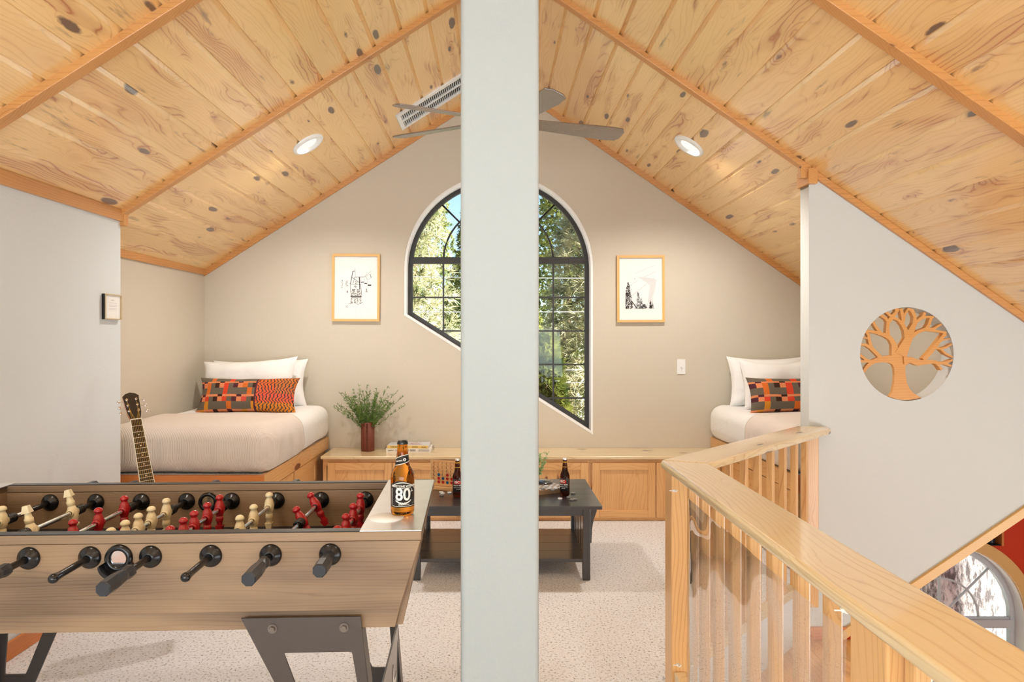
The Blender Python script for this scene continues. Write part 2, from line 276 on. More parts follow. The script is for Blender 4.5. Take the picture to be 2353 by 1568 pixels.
# ------------------------------------------------------------------ mesh helpers
rnd = random.Random(7)
def empty(name, loc=(0, 0, 0), rz=0, rot=None):
    o = bpy.data.objects.new(name, None); COL.objects.link(o); o.location = loc; o.rotation_euler = rot or (0, 0, rz); o.empty_display_size = .05
    return o
def tag(o, label, cat, group=None, kind=None):
    o['label'] = label; o['category'] = cat
    if group: o['group'] = group
    if kind: o['kind'] = kind
    return o
def struct(o): o['kind'] = 'structure'; return o
class MB:
    def __init__(s): s.v = []; s.f = []; s.w = []; s.sm = []
    def add(s, vs, fs, axis=None, smooth=False, off=None):
        vs = [Vector(v) for v in vs]
        if axis is None:
            d = [max(v[i] for v in vs)-min(v[i] for v in vs) for i in range(3)]; axis = d.index(max(d))
        a, b, c = axis, (axis+1) % 3, (axis+2) % 3
        if off is None: off = (rnd.uniform(0, 40), rnd.uniform(0, 40), rnd.uniform(0, 40))
        n0 = len(s.v); s.v += vs; s.w += [(v[a]+off[0], v[b]+off[1], v[c]+off[2]) for v in vs]
        s.f += [tuple(i+n0 for i in f) for f in fs]; s.sm += [smooth]*len(fs); return s
    def hexa(s, p, axis=None, off=None):
        return s.add(p, [(0, 3, 2, 1), (4, 5, 6, 7), (0, 1, 5, 4), (1, 2, 6, 5), (2, 3, 7, 6), (3, 0, 4, 7)], axis, False, off)
    def box(s, x0, x1, y0, y1, z0, z1, axis=None, T=None, off=None):
        p = [(x0, y0, z0), (x1, y0, z0), (x1, y1, z0), (x0, y1, z0), (x0, y0, z1), (x1, y0, z1), (x1, y1, z1), (x0, y1, z1)]
        if T: p = [T @ Vector(q) for q in p]
        return s.hexa(p, axis, off)
    def prism(s, poly, d0, d1, plane='XZ', axis=None, T=None, off=None):
        f = {'XZ': lambda a, b, d: (a, d, b), 'XY': lambda a, b, d: (a, b, d), 'YZ': lambda a, b, d: (d, a, b)}[plane]
        ar = sum(poly[i][0]*poly[(i+1) % len(poly)][1]-poly[(i+1) % len(poly)][0]*poly[i][1] for i in range(len(poly)))
        if ar < 0: poly = poly[::-1]
        n = len(poly); vs = [f(a, b, d0) for a, b in poly]+[f(a, b, d1) for a, b in poly]
        if T: vs = [T @ Vector(q) for q in vs]
        fs = [tuple(range(n)), tuple(range(2*n-1, n-1, -1))]+[(i+n, (i+1) % n+n, (i+1) % n, i) for i in range(n)]
        if (plane == 'XZ') == (d1 > d0): pass
        else: fs = [g[::-1] for g in fs]
        return s.add(vs, fs, axis, False, off)
    def cyl(s, p0, p1, r0, r1=None, n=16, caps=True, smooth=True):
        r1 = r0 if r1 is None else r1; p0 = Vector(p0); p1 = Vector(p1); d = (p1-p0).normalized()
        a = d.orthogonal().normalized(); b = d.cross(a)
        vs = []
        for p, r in ((p0, r0), (p1, r1)):
            vs += [p+(a*math.cos(2*math.pi*i/n)+b*math.sin(2*math.pi*i/n))*r for i in range(n)]
        s.add(vs, [(i, (i+1) % n, (i+1) % n+n, i+n) for i in range(n)], None, smooth)
        if caps:
            s.add(vs[:n], [tuple(range(n-1, -1, -1))]); s.add(vs[n:], [tuple(range(n))])
        return s
    def lathe(s, prof, c=(0, 0, 0), n=24, T=None, sx=1, sy=1, smooth=True):
        vs = []; fs = []
        for r, z in prof: vs += [(c[0]+r*sx*math.cos(2*math.pi*i/n), c[1]+r*sy*math.sin(2*math.pi*i/n), c[2]+z) for i in range(n)]
        if T: vs = [T @ Vector(q) for q in vs]
        for k in range(len(prof)-1):
            for i in range(n): fs.append((k*n+i, k*n+(i+1) % n, (k+1)*n+(i+1) % n, (k+1)*n+i))
        return s.add(vs, fs, None, smooth)
    def tube(s, pts, r, n=8, r1=None):
        pts = [Vector(p) for p in pts]; m = len(pts); vs = []; fs = []
        for k, p in enumerate(pts):
            d = (pts[min(k+1, m-1)]-pts[max(k-1, 0)]).normalized(); up = Vector((0, 0, 1)) if abs(d.z) < .95 else Vector((1, 0, 0))
            a = d.cross(up).normalized(); b = a.cross(d); rr = r if r1 is None else r+(r1-r)*k/(m-1)
            vs += [p+(a*math.cos(2*math.pi*i/n)+b*math.sin(2*math.pi*i/n))*rr for i in range(n)]
        for k in range(m-1):
            for i in range(n): fs.append((k*n+i, k*n+(i+1) % n, (k+1)*n+(i+1) % n, (k+1)*n+i))
        fs += [tuple(range(n-1, -1, -1)), tuple(range((m-1)*n, m*n))]
        return s.add(vs, fs, None, True)
    def sphere(s, c, r, n=12, m=8, sz=1):
        return s.lathe([(r*math.sin(math.pi*k/m)+1e-5, -r*sz*math.cos(math.pi*k/m)) for k in range(m+1)], c, n)
    def build(s, name, mat, parent=None, bevel=0, seg=2, mods=None):
        me = bpy.data.meshes.new(name); me.from_pydata([tuple(v) for v in s.v], [], s.f); me.update()
        at = me.attributes.new('wc', 'FLOAT_VECTOR', 'POINT'); at.data.foreach_set('vector', [c for w in s.w for c in w])
        me.polygons.foreach_set('use_smooth', s.sm)
        me.materials.append(mat); o = bpy.data.objects.new(name, me); COL.objects.link(o)
        if parent: o.parent = parent
        if bevel:
            b = o.modifiers.new('bevel', 'BEVEL'); b.width = bevel; b.segments = seg; b.limit_method = 'ANGLE'; b.angle_limit = R(35)
        return o
def add_wc(me, axis=0, off=(0, 0, 0), scale=1):
    a, b, c = axis, (axis+1) % 3, (axis+2) % 3
    at = me.attributes.new('wc', 'FLOAT_VECTOR', 'POINT')
    at.data.foreach_set('vector', [x for v in me.vertices for x in (v.co[a]*scale+off[0], v.co[b]*scale+off[1], v.co[c]*scale+off[2])])
XZ = Matrix(((1, 0, 0, 0), (0, 0, 1, 0), (0, 1, 0, 0), (0, 0, 0, 1)))     # curve (x,y) -> world (x,z), extrusion along y
def shape(name, polys, thick, mat, T, parent=None, bevel=0, axis=0):       # flat outline with holes, given real thickness
    cu = bpy.data.curves.new(name, 'CURVE'); cu.dimensions = '2D'; cu.fill_mode = 'BOTH'; cu.extrude = thick/2; cu.bevel_depth = bevel
    for p in polys:
        sp = cu.splines.new('POLY'); sp.points.add(len(p)-1)
        for i, (x, y) in enumerate(p): sp.points[i].co = (x, y, 0, 1)
        sp.use_cyclic_u = True
    o = bpy.data.objects.new('tmp', cu); me = bpy.data.meshes.new_from_object(o); bpy.data.objects.remove(o)
    me.transform(T); me.name = name; add_wc(me, axis, (rnd.uniform(0, 20), rnd.uniform(0, 20), 0)); me.materials.clear(); me.materials.append(mat)
    ob = bpy.data.objects.new(name, me); COL.objects.link(ob)
    if parent: ob.parent = parent
    return ob
def text_mesh(txt, size, thick=.0004, align='CENTER', bold=False, sx=1):
    cu = bpy.data.curves.new('t', 'FONT'); cu.body = txt; cu.size = size; cu.extrude = thick; cu.align_x = align; cu.align_y = 'CENTER'
    if bold: cu.offset = size*.018
    o = bpy.data.objects.new('tmp', cu); me = bpy.data.meshes.new_from_object(o); bpy.data.objects.remove(o)
    if sx != 1: me.transform(Matrix.Diagonal((sx, 1, 1, 1)))
    return me
def text(name, txt, size, mat, T, parent, **k):
    me = text_mesh(txt, size, **k); me.transform(T); me.materials.clear(); me.materials.append(mat); me.name = name
    o = bpy.data.objects.new(name, me); COL.objects.link(o); o.parent = parent; return o
def tile_union(meshes_T, name, mat, parent):         # joins several meshes into one part
    mb = MB()
    for me in meshes_T: mb.add([v.co for v in me.vertices], [tuple(p.vertices) for p in me.polygons], 0, False, (0, 0, 0))
    return mb.build(name, mat, parent)
def circle(cx, cy, r, n=64, a0=0, a1=2*math.pi, close=False):
    k = n if a1-a0 > 6.28 else n-1
    return [(cx+r*math.cos(a0+(a1-a0)*i/k), cy+r*math.sin(a0+(a1-a0)*i/k)) for i in range(n)]
def px(x, y, Y): return ((x-CX)/F*Y, Y, HC-(y-CY)/F*Y)

# ------------------------------------------------------------------ room shell
YB = 5.75; YW = 3.98; RX = .091
ZL = lambda x: 2.082+.64*(x+2.54)
ZR = lambda x: ZL(RX)-.687*(x-RX)
ZC = lambda x: ZL(x) if x < RX else ZR(x)
YF = -2.6
# planked ceiling, one object per slope
bays = [(YF, 0.1), (0.1, 1.4), (1.4, 2.70), (2.70, YW), (YW, YB)]
def ceiling(name, joints, zf, slope):
    vs = []; fs = []; wc = []
    cs = math.sqrt(1+slope*slope); g = .011
    for ya, yb in bays:
        for xa, xb in zip(joints[:-1], joints[1:]):
            o0, o1, o2 = rnd.uniform(0, 50), rnd.uniform(0, 50), rnd.uniform(0, 50)
            row = [(xa, .015), (xa+g, 0), (xb-g, 0), (xb, .015)]; n0 = len(vs)
            for x, up in row:
                for y in (ya, yb):
                    vs.append((x, y, zf(x)+up)); wc.append((y+o0, (x-xa)*cs+o1, o2))
            for i in range(3): fs.append((n0+2*i, n0+2*i+1, n0+2*i+3, n0+2*i+2))
    me = bpy.data.meshes.new(name); me.from_pydata(vs, [], fs); at = me.attributes.new('wc', 'FLOAT_VECTOR', 'POINT'); at.data.foreach_set('vector', [c for w in wc for c in w])
    me.materials.append(M['ceil']); o = bpy.data.objects.new(name, me); COL.objects.link(o); return struct(o)
jl = [-2.70]+[-2.621+.158*k for k in range(0, 40) if -2.621+.158*k < RX-.03]+[RX]
jr = [RX]+[1.065-.157*6+.157*k for k in range(0, 40)]; jr = [x for x in jr if x < 6.1]
ceiling('ceiling', jl, ZL, .64); ceiling('ceiling_right', jr, ZR, .687)
mb = MB()
mb.hexa([(-2.8, YF, ZL(-2.8)+.017), (RX, YF, ZL(RX)+.017), (RX, YB+.6, ZL(RX)+.017), (-2.8, YB+.6, ZL(-2.8)+.017), (-2.8, YF, ZL(-2.8)+.2), (RX, YF, ZL(RX)+.2), (RX, YB+.6, ZL(RX)+.2), (-2.8, YB+.6, ZL(-2.8)+.2)])
mb.hexa([(RX, YF, ZR(RX)+.017), (6.1, YF, ZR(6.1)+.017), (6.1, YB+.6, ZR(6.1)+.017), (RX, YB+.6, ZR(RX)+.017), (RX, YF, ZR(RX)+.2), (6.1, YF, ZR(6.1)+.2), (6.1, YB+.6, ZR(6.1)+.2), (RX, YB+.6, ZR(RX)+.2)])
struct(mb.build('ceiling_roof_deck', M['trim']))
# sloping battens
def batten(i, y0, y1, t, xl=-2.54, xr=5.9):
    mb = MB()
    for xa, xb, zf in ((xl, RX, ZL), (RX, xr, ZR)):
        mb.hexa([(xa, y0, zf(xa)-t), (xb, y0, zf(xb)-t), (xb, y1, zf(xb)-t), (xa, y1, zf(xa)-t), (xa, y0, zf(xa)+.004), (xb, y0, zf(xb)+.004), (xb, y1, zf(xb)+.004), (xa, y1, zf(xa)+.004)])
    struct(mb.build('trim_%d' % i, M['trim'], bevel=.003))
batten(1, YB-.022, YB, .052, -2.54, 2.88); batten(2, YW-.03, YW+.025, .036, -2.54, 1.90); batten(3, 2.665, 2.725, .04, -2.264); batten(4, 1.37, 1.43, .04, -2.264); batten(5, .07, .13, .04, -2.264)
mb = MB(); mb.hexa([(1.84, YW-.025, ZR(1.84)-.045), (5.9, YW-.025, ZR(5.9)-.045), (5.9, YW, ZR(5.9)-.045), (1.84, YW, ZR(1.84)-.045), (1.84, YW-.025, ZR(1.84)), (5.9, YW-.025, ZR(5.9)), (5.9, YW, ZR(5.9)), (1.84, YW, ZR(1.84))])
mb.box(1.878, 1.935, YW-.035, YW+.12, ZR(1.9)-.10, ZR(1.9)-.005); mb.box(1.84, 1.88, YW-.02, YW+.02, ZR(1.86)-.09, ZR(1.86)-.01)
struct(mb.build('trim_6', M['trim'], bevel=.003))
mb = MB(); mb.box(-2.264, -2.243, YF, YW, ZL(-2.264)-.062, ZL(-2.264)+.008); mb.box(-2.285, -2.235, YW-.012, YW+.03, ZL(-2.264)-.085, ZL(-2.264)+.01); struct(mb.build('trim_7', M['trim'], bevel=.003))
mb = MB(); mb.box(-2.54, -2.522, YW+.03, YB-.022, ZL(-2.54)-.042, ZL(-2.54)+.01); struct(mb.build('trim_8', M['trim'], bevel=.003))

# walls
mb = MB(); mb.hexa([(-2.7, YF, 0), (-2.264, YF, 0), (-2.264, YW, 0), (-2.7, YW, 0), (-2.7, YF, ZL(-2.7)), (-2.264, YF, ZL(-2.264)), (-2.264, YW, ZL(-2.264)), (-2.7, YW, ZL(-2.7))])
struct(mb.build('wall_left', M['wall_w'], bevel=.006))
mb = MB(); mb.box(-2.7, -2.54, YW, YB+.2, 0, ZL(-2.54)); struct(mb.build('wall_left_niche', M['wall']))
# arched window with the diagonal sill
wx, wz, wr = .030, HC+(CY-618)/F*YB, .826
bl = (wx-wr, HC-(725-CY)/F*YB); brt = (wx+wr, HC-(1000-CY)/F*YB)
def win_outline(r, dz):
    k = (brt[1]-bl[1])/(brt[0]-bl[0]); o = r-wr
    f = lambda x: bl[1]+k*(x-bl[0])-o*math.sqrt(1+k*k)
    return [(wx-r, f(wx-r)), (wx+r, f(wx+r))]+circle(wx, wz, r, 48, 0, math.pi)
back = [(-2.54, 0), (2.72, 0), (2.93, .30), (2.93, ZR(2.93)), (RX, ZL(RX)), (-2.54, ZL(-2.54))]
struct(shape('wall_back', [back, win_outline(wr, 0)], .17, M['wall'], Matrix.Translation((0, YB+.085, 0)) @ XZ))
# reveal lining of the window opening
ol = win_outline(wr+.001, 0); il = win_outline(wr-.021, 0)
w1 = empty('window_1', (0, 0, 0)); struct(w1)
shape('reveal_lining', [ol, il], .172, M['reveal'], Matrix.Translation((0, YB+.086, 0)) @ XZ, w1)
FY = YB+.13
shape('outer_frame', [win_outline(wr-.020, 0), win_outline(wr-.058, 0)], .04, M['bronze'], Matrix.Translation((0, FY, 0)) @ XZ, w1)
mb = MB(); k = (brt[1]-bl[1])/(brt[0]-bl[0]); sill = lambda x: bl[1]+k*(x-bl[0])
zp = lambda y: HC-(y-CY)/F*FY
xp = lambda x: (x-CX)/F*FY
mb.box(wx-wr+.05, wx+wr-.05, FY-.028, FY+.02, zp(607), zp(592))
for yy in (684, 761, 838, 915):
    xs = max(wx-wr+.05, bl[0]+(zp(yy)-bl[1])/k+.08); mb.box(xs, wx+wr-.05, FY-.008, FY+.008, zp(yy)-.007, zp(yy)+.007)
for xx in (1019, 1145, 1271): mb.box(xp(xx)-.007, xp(xx)+.007, FY-.0081, FY+.0081, sill(xp(xx))+.06, zp(600))
icx, icz = xp(1145), zp(600); ri = 126/F*FY
arc = [(icx+ri*math.cos(math.pi*i/32), FY, icz+ri*math.sin(math.pi*i/32)) for i in range(33)]
mb.tube(arc, .009, 6)
for a in (45, 90, 135):
    d = Vector((math.cos(R(a)), 0, math.sin(R(a)))); c0 = Vector((icx, FY, icz)); L = wr-.055
    cdz = wz-icz; t = d.z*cdz+math.sqrt((d.z*cdz)**2-cdz*cdz+L*L) ; mb.tube([c0+d*(ri*.35 if a == 90 else 0.02), c0+d*t], .009, 6)
mb.build('muntin_grid', M['bronze'], w1)
shape('pane', [win_outline(wr-.06, 0)], .004, M['glass'], Matrix.Translation((0, FY+.004, 0)) @ XZ, w1)
# right niche wall and stair wall with the round opening
mb = MB(); mb.box(2.88, 2.93, YW+.11, YB, .30, ZR(2.93)-.002); mb.prism([(2.68, 0), (2.72, 0), (2.93, .30), (2.88, .30)], 4.45, YB, 'XZ'); struct(mb.build('wall_right_niche', M['wall']))
hx, hz, hr = 2.490, HC-39/F*YW, .283
X0 = 1.897; sl = lambda x: -.30+.68*(x-2.05)
tw = [(X0, -.5), (2.0, -.5), (2.0, -.33), (2.05, -.30), (4.04, sl(4.04)), (4.04, ZR(4.04)), (X0, ZR(X0))]
struct(shape('wall_stair', [tw, circle(hx, hz, hr, 96)], .11, M['wall_s'], Matrix.Translation((0, YW+.055, 0)) @ XZ, bevel=.0))
mb = MB(); dx, dz = 1/math.sqrt(1+.68**2), .68/math.sqrt(1+.68**2)
pl = [(2.0, sl(2.0)), (4.04, sl(4.04)), (4.04+.052*dz, sl(4.04)-.052*dx), (2.0+.052*dz, sl(2.0)-.052*dx)]
mb.prism(pl, YW-.018, YW+.125, 'XZ', 0); struct(mb.build('trim_9', M['frame'], bevel=.002))
mb = MB(); mb.box(1.9, 2.12, YW-.015, YW, -.33, -.25); struct(mb.build('baseboard_stair', M['orange'], bevel=.003))
# lower great room
mb_r = [(1.0, -2.8), (6.0, -2.8), (6.0, ZR(6.0)), (2.93, ZR(2.93)), (2.93, .30), (2.72, 0), (2.72, -.18), (1.0, -.18)]
ax, az, ar = (2180-CX)/F*YB, HC-(1432-CY)/F*YB, 176/F*YB
arch_o = [(ax-ar, az-.9), (ax+ar, az-.9)]+circle(ax, az, ar, 40, 0, math.pi)
spk = [(4.285, -.325), (4.445, -.325), (4.445, -.03), (4.285, -.03)]
struct(shape('wall_great_room', [mb_r, arch_o, spk], .17, M['red'], Matrix.Translation((0, YB+.085, 0)) @ XZ))
w2 = empty('window_2'); struct(w2)
def arch(r, drop): return [(ax-r, az-drop), (ax+r, az-drop)]+circle(ax, az, r, 40, 0, math.pi)
shape('casing', [arch(ar+.098, .9), arch(ar-.002, .9)], .03, M['frame'], Matrix.Translation((0, YB-.012, 0)) @ XZ, w2)
shape('reveal_lining', [arch(ar+.001, .9), arch(ar-.01, .89)], .17, M['reveal'], Matrix.Translation((0, YB+.086, 0)) @ XZ, w2)
shape('outer_frame', [arch(ar-.008, .89), arch(ar-.055, .84)], .05, M['grayf'], Matrix.Translation((0, YB+.12, 0)) @ XZ, w2)
mb = MB(); gy = YB+.12
mb.box(ax-ar+.03, ax+ar-.03, gy-.035, gy+.02, az-.085, az-.012); mb.box(ax-ar+.03, ax+ar-.03, gy-.012, gy+.012, az-.012, az+.004)
mb.box(ax-.008, ax+.008, gy-.01, gy+.01, az, az+ar-.04)
mb.box(ax+.28, ax+.32, gy-.02, gy+.02, az-.85, az-.08); mb.box(ax-.32, ax-.28, gy-.02, gy+.02, az-.85, az-.08)
mb.tube([(ax+.345*math.cos(math.pi*i/30), gy, az+.345*math.sin(math.pi*i/30)) for i in range(31)], .010, 6)
for a in (45, 135): mb.tube([(ax, gy, az), (ax+(ar-.04)*math.cos(R(a)), gy, az+(ar-.04)*math.sin(R(a)))], .010, 6)
mb.build('muntin_grid', M['grayf'], w2)
shape('pane', [arch(ar-.03, .87)], .004, M['glass'], Matrix.Translation((0, gy+.003, 0)) @ XZ, w2)
sn = empty('wall_speaker', (4.365, YB, -.325)); tag(sn, 'black cylinder speaker in a dark recess of the red wall', 'speaker')
mb = MB(); mb.box(-.079, .079, .14, .165, .002, .293); mb.box(-.079, -.071, .002, .14, .002, .293); mb.box(-.079, .079, .002, .14, .0, .008); mb.build('recess_box', M['black'], sn)
mb = MB(); mb.cyl((.012, .07, .01), (.012, .07, .28), .034, n=24); mb.build('cylinder', M['grip'], sn)
mb = MB(); mb.box(.058, .078, -.004, .13, .0, .293); mb.build('side_jamb', M['orange'], sn)
# floors
loft = [(-2.7, YF), (.735, YF), (.735, 2.90), (1.83, 3.995), (1.9, 3.995), (1.9, 4.09), (2.51, 4.09), (2.72, 4.45), (2.72, YB), (-2.7, YB)]
mb = MB(); mb.prism(loft, -.16, 0, 'XY'); struct(mb.build('floor', M['carpet']))
mb = MB()
fa = [(.80, YF), (.80, 2.78), (.735, 2.88), (.72, 2.85)]
mb.prism([(.735, YF), (.755, YF), (.755, 2.90), (1.85, 3.978), (1.82, 3.995), (.735, 2.91)], -.37, -.012, 'XY'); struct(mb.build('trim_10', M['wall_w']))
mb = MB()
for i in range(9):
    x = .76+i*.155; mb.box(x, x+.153, 2.0, YW, -.37, -.33, axis=1)
struct(mb.build('floor_landing', M['landing']))
mb = MB(); mb.box(.7, 6.1, YF, YB, -2.9, -2.8); struct(mb.build('floor_lower', M['landing']))
mb = MB(); mb.box(6.0, 6.1, YF, YB+.2, -2.8, ZR(6.0)); struct(mb.build('wall_right', M['wall']))
mb = MB(); mb.prism([(-2.7, -2.8), (6.1, -2.8), (6.1, ZR(6.1)), (RX, ZL(RX)), (-2.7, ZL(-2.7))], YF-.1, YF, 'XZ'); struct(mb.build('wall_front', M['wall_w']))
mb = MB(); mb.box(.62, .72, YF, YB, -2.8, -.17); struct(mb.build('wall_lower_left', M['wall_w']))
st = empty('staircase', (0, 0, 0))
st['kind'] = 'structure'
for i in range(8):
    mb = MB(); y1 = 2.0-.27*i; z = -.33-.2*(i+1); mb.box(.78, 1.95, y1-.29, y1, z-.04, z, axis=0); mb.box(.78, 1.95, y1-.02, y1, z, z+.16, axis=0); mb.build('tread', M['landing'], st, bevel=.004)
mb = MB(); mb.box(-2.264, -2.25, YF, YW, 0, .085); struct(mb.build('baseboard_left', M['orange'], bevel=.004))
# column
mb = MB(); mb.box(-.1005, .1265, 1.9, 2.13, 0, ZC(0)); struct(mb.build('column', M['col'], bevel=.016, seg=5))
bpy.data.objects['column'].name = 'wall_column'

# ------------------------------------------------------------------ ceiling fittings
def ceiling_light(X, Y, zf, slope, label):
    z = zf(X); a = math.atan(slope)
    o = empty('recessed_light', (X, Y, z), rot=(0, -a, 0)); tag(o, label, 'ceiling light', 'recessed lights in the pine ceiling')
    mb = MB(); mb.lathe([(.118, .0), (.118, -.006), (.108, -.014), (.085, -.016), (.078, -.010), (.066, .0)], n=48); mb.build('trim_ring', M['white'], o)
    mb = MB(); mb.lathe([(.067, -.001), (.0001, -.0012)], n=40); mb.build('diffuser', M['lamp'], o)
    return o
ceiling_light(-1.32, 4.64, ZL, .64, 'round white recessed light in the left ceiling slope')
ceiling_light(1.39, 4.72, ZR, -.687, 'round white recessed light in the right ceiling slope')
for X, Y, e in ((-1.32, 4.64, 105), (1.39, 4.72, 112), (-1.3, 1.5, 36), (1.3, 1.5, 34)):  # last two are unseen spots without fixtures, added to brighten the near bays
    light('can_and_fill_spot', 'SPOT', (X, Y, ZC(X)-.03), (0, 0, 0), e, (1, .945, .875), spot_size=R(150), spot_blend=.8, shadow_soft_size=.06)
v = empty('air_vent', (-.41, 5.25, ZL(-.41)), rot=(0, -math.atan(.64), 0)); tag(v, 'long white louvred return air grille set in the left ceiling slope', 'air vent')
shape('frame', [[(-.43, -.17), (.43, -.17), (.43, .17), (-.43, .17)], [(-.395, -.13), (.395, -.13), (.395, .13), (-.395, .13)]], .014, M['white'], Matrix.Translation((0, 0, -.007)), v)
mb = MB()
for i in range(46):
    x = -.385+i*.0171; T = Matrix.Translation((x, 0, -.006)) @ Matrix.Rotation(R(38), 4, 'Y')
    mb.box(-.001, .001, -.13, .13, -.009, .009, T=T)
mb.box(-.395, .395, -.007, .007, -.014, 0); mb.build('louvre_grid', M['white'], v)
mb = MB(); mb.box(-.395, .395, -.13, .13, -.0005, .0005); mb.build('dark_backing', M['black'], v)

FX, FYY, FZ = .065, 3.75, HC+500/F*3.75
fan = empty('ceiling_fan', (FX, FYY, FZ)); tag(fan, 'dark wood ceiling fan hanging from the ridge behind the column', 'ceiling fan')
mb = MB(); mb.lathe([(.0001, -.09), (.06, -.085), (.10, -.05), (.11, 0), (.10, .05), (.05, .08), (.0001, .085)], n=32); mb.build('motor_housing', M['bronze'], fan)
mb = MB(); mb.cyl((0, 0, .07), (RX-FX, 0, ZL(RX)-FZ-.05), .014); mb.build('downrod', M['bronze'], fan)
mb = MB(); mb.lathe([(.03, -.10), (.06, -.06), (.065, 0)], (RX-FX, 0, ZL(RX)-FZ-.02), n=24); mb.build('ceiling_canopy', M['bronze'], fan)
for ang, pitch, dz, L in ((154, -12, 0, .76), (204, -13, -.01, .66), (-64, -16, -.03, .56), (20, -16, -.01, .75), (88, -14, 0, .72)):
    T = Matrix.Rotation(R(ang), 4, 'Z') @ Matrix.Translation((0, 0, dz)) @ Matrix.Rotation(R(pitch), 4, 'X')
    ol_ = [(.16, -.045), (.16, .045), (L-.10, .068), (L-.02, .060), (L, .035), (L, -.03), (L-.025, -.064), (L-.10, -.068)]
    mb = MB(); mb.prism(ol_, -.004, .004, 'XY', 0, T=T); b = mb.build('blade', M['fan'], fan, bevel=.002)
    mb = MB(); mb.prism([(.07, -.02), (.07, .02), (.20, .03), (.20, -.03)], .004, .009, 'XY', 0, T=T); mb.build('blade_bracket', M['bronze'], b)

# ------------------------------------------------------------------ railing
ZT = .963; ZU = ZT-.036
rl = empty('stair_railing', (.8, 1.8, 0)); tag(rl, 'varnished knotty pine railing with square balusters around the stair opening', 'railing')
def RP(mb, name, mat, bevel=0, seg=2, parent=rl):
    o = mb.build(name, mat, parent, bevel, seg); o.matrix_parent_inverse = rl.matrix_basis.inverted() if parent is rl else Matrix(); return o
rl.location = (0, 0, 0)
IX, IY, OX, OY = .912, 2.803, .722, 2.880
mb = MB(); mb.prism([(OX, -1.2), (IX, -1.2), (IX, IY), (OX, OY)], ZU, ZT, 'XY', 1); RP(mb, 'handrail', M['rail'], .013, 5)
mb = MB(); T = Matrix.Translation((OX, OY, 0)) @ Matrix.Rotation(R(45), 4, 'Z')
# return handrail at 45 degrees, built with its grain along its own length
ol_ = [(OX, OY), (1.822, YW-.002), (2.005, YW-.002), (1.995, YW-.06), (1.965, 3.856), (IX, IY)]
vs = [(x, y, ZU) for x, y in ol_][::-1]+[(x, y, ZT) for x, y in ol_][::-1]; n_ = len(ol_)
tmp = MB(); c45 = math.sqrt(.5); tmp.add(vs, [tuple(range(n_))[::-1], tuple(range(n_, 2*n_))]+[(i, (i+1) % n_, (i+1) % n_+n_, i+n_) for i in range(n_)])
tmp.w = [((x+y)*c45+3.3, (y-x)*c45+7.2, z+1.7) for x, y, z in vs]
RP(tmp, 'return_handrail', M['rail'], .013, 5)
def post(x0, x1, y0, y1, z0=0, name='post'):
    mb = MB(); mb.box(x0, x1, y0, y1, z0, ZU, axis=2); return RP(mb, name, M['post'], .005)
post(.735, .808, 2.745, 2.85); post(.735, .808, 1.235, 1.365); post(.735, .808, -.30, -.19)
for i in range(-1, 23):
    y = 2.43-.1535*i
    if abs(y-1.30) < .09 or abs(y+.25) < .09 or y < -1.1: continue
    post(.757, .790, y-.017, y+.017, .06, 'baluster')
for y0, y1 in ((1.365, 2.745), (-.19, 1.235)):
    mb = MB(); mb.box(.745, .800, y0, y1, .055, .105, axis=1); RP(mb, 'bottom_rail', M['rail'], .008, 3)
d = Vector((c45, c45, 0)); e = Vector((c45, -c45, 0))
for k_, s_ in enumerate([.06, .09+.0]+[.206, .32, .437, .549, .663, .778, .893, 1.005][0:]):
    if k_ == 0: continue
    if k_ == 1: s_ = .10
    c = Vector((.791+s_, 2.814+s_, 0)); T = Matrix.Translation(c) @ Matrix.Rotation(R(45), 4, 'Z')
    mb = MB(); mb.box(-.017, .017, -.017, .017, .05, ZU, axis=2, T=T); RP(mb, 'baluster', M['post'], .004)
c = Vector((.791+1.06, 2.814+1.06, 0)); T = Matrix.Translation(c) @ Matrix.Rotation(R(45), 4, 'Z')
mb = MB(); mb.box(1.855, 1.935, YW-.045, YW-.003, -.12, ZU, axis=2); RP(mb, 'wall_post', M['post'], .004)
T = Matrix.Translation((.791, 2.814, 0)) @ Matrix.Rotation(R(45), 4, 'Z')
mb = MB(); mb.box(.04, 1.52, -.027, .027, .055, .105, axis=None, T=T); RP(mb, 'bottom_rail', M['rail'], .008, 3)
# clear plastic sheet tied to the balusters
vs = []; fs = []; NY, NZ = 90, 60
for i in range(NY+1):
    for j in range(NZ+1):
        t = i/NY; u = j/NZ; y = 2.545-1.17*t; z = .10+(ZU-.045-.10)*u
        wv = .010*noise.noise(Vector((y*3.1, z*2.0, 1.3)))+.007*math.exp(-((u-.82)/.13)**2)*math.sin(y*7+1.2)+.004*noise.noise(Vector((y*9, z*7, 4)))*(.3+u)
        wv += .02*math.exp(-((1-t)*0+t)/.04)*.4
        vs.append((.738+min(.012, max(-.016, wv)), y, z))
for i in range(NY):
    for j in range(NZ): a = i*(NZ+1)+j; fs.append((a, a+1, a+NZ+2, a+NZ+1))
mb = MB(); mb.add(vs, fs, 1, True); sh = mb.build('plastic_sheet', M['vinyl']); tag(sh, 'clear flexible plastic sheet tied along the inside of the pine balusters', 'plastic sheet')
def tie(loc, label, up=0):
    o = empty('zip_tie', loc); tag(o, label, 'zip tie', 'zip ties holding the plastic sheet')
    mb = MB(); mb.tube([(-.006*math.cos(a), .010*math.sin(a), .003*math.sin(a*2)) for a in [i*math.pi/8 for i in range(-8, 9)]], .0022, 6); mb.build('loop', M['tie'], o)
    mb = MB(); mb.box(-.026, -.006, -.0025, .0025, -.0012, .0012); mb.box(-.012, -.005, -.004, .004, -.004, .004); mb.build('tail', M['tie'], o, bevel=.001)
tie((.728, 2.655, HC-(1128-CY)/F*2.655), 'white zip tie beside the corner post just under the handrail')
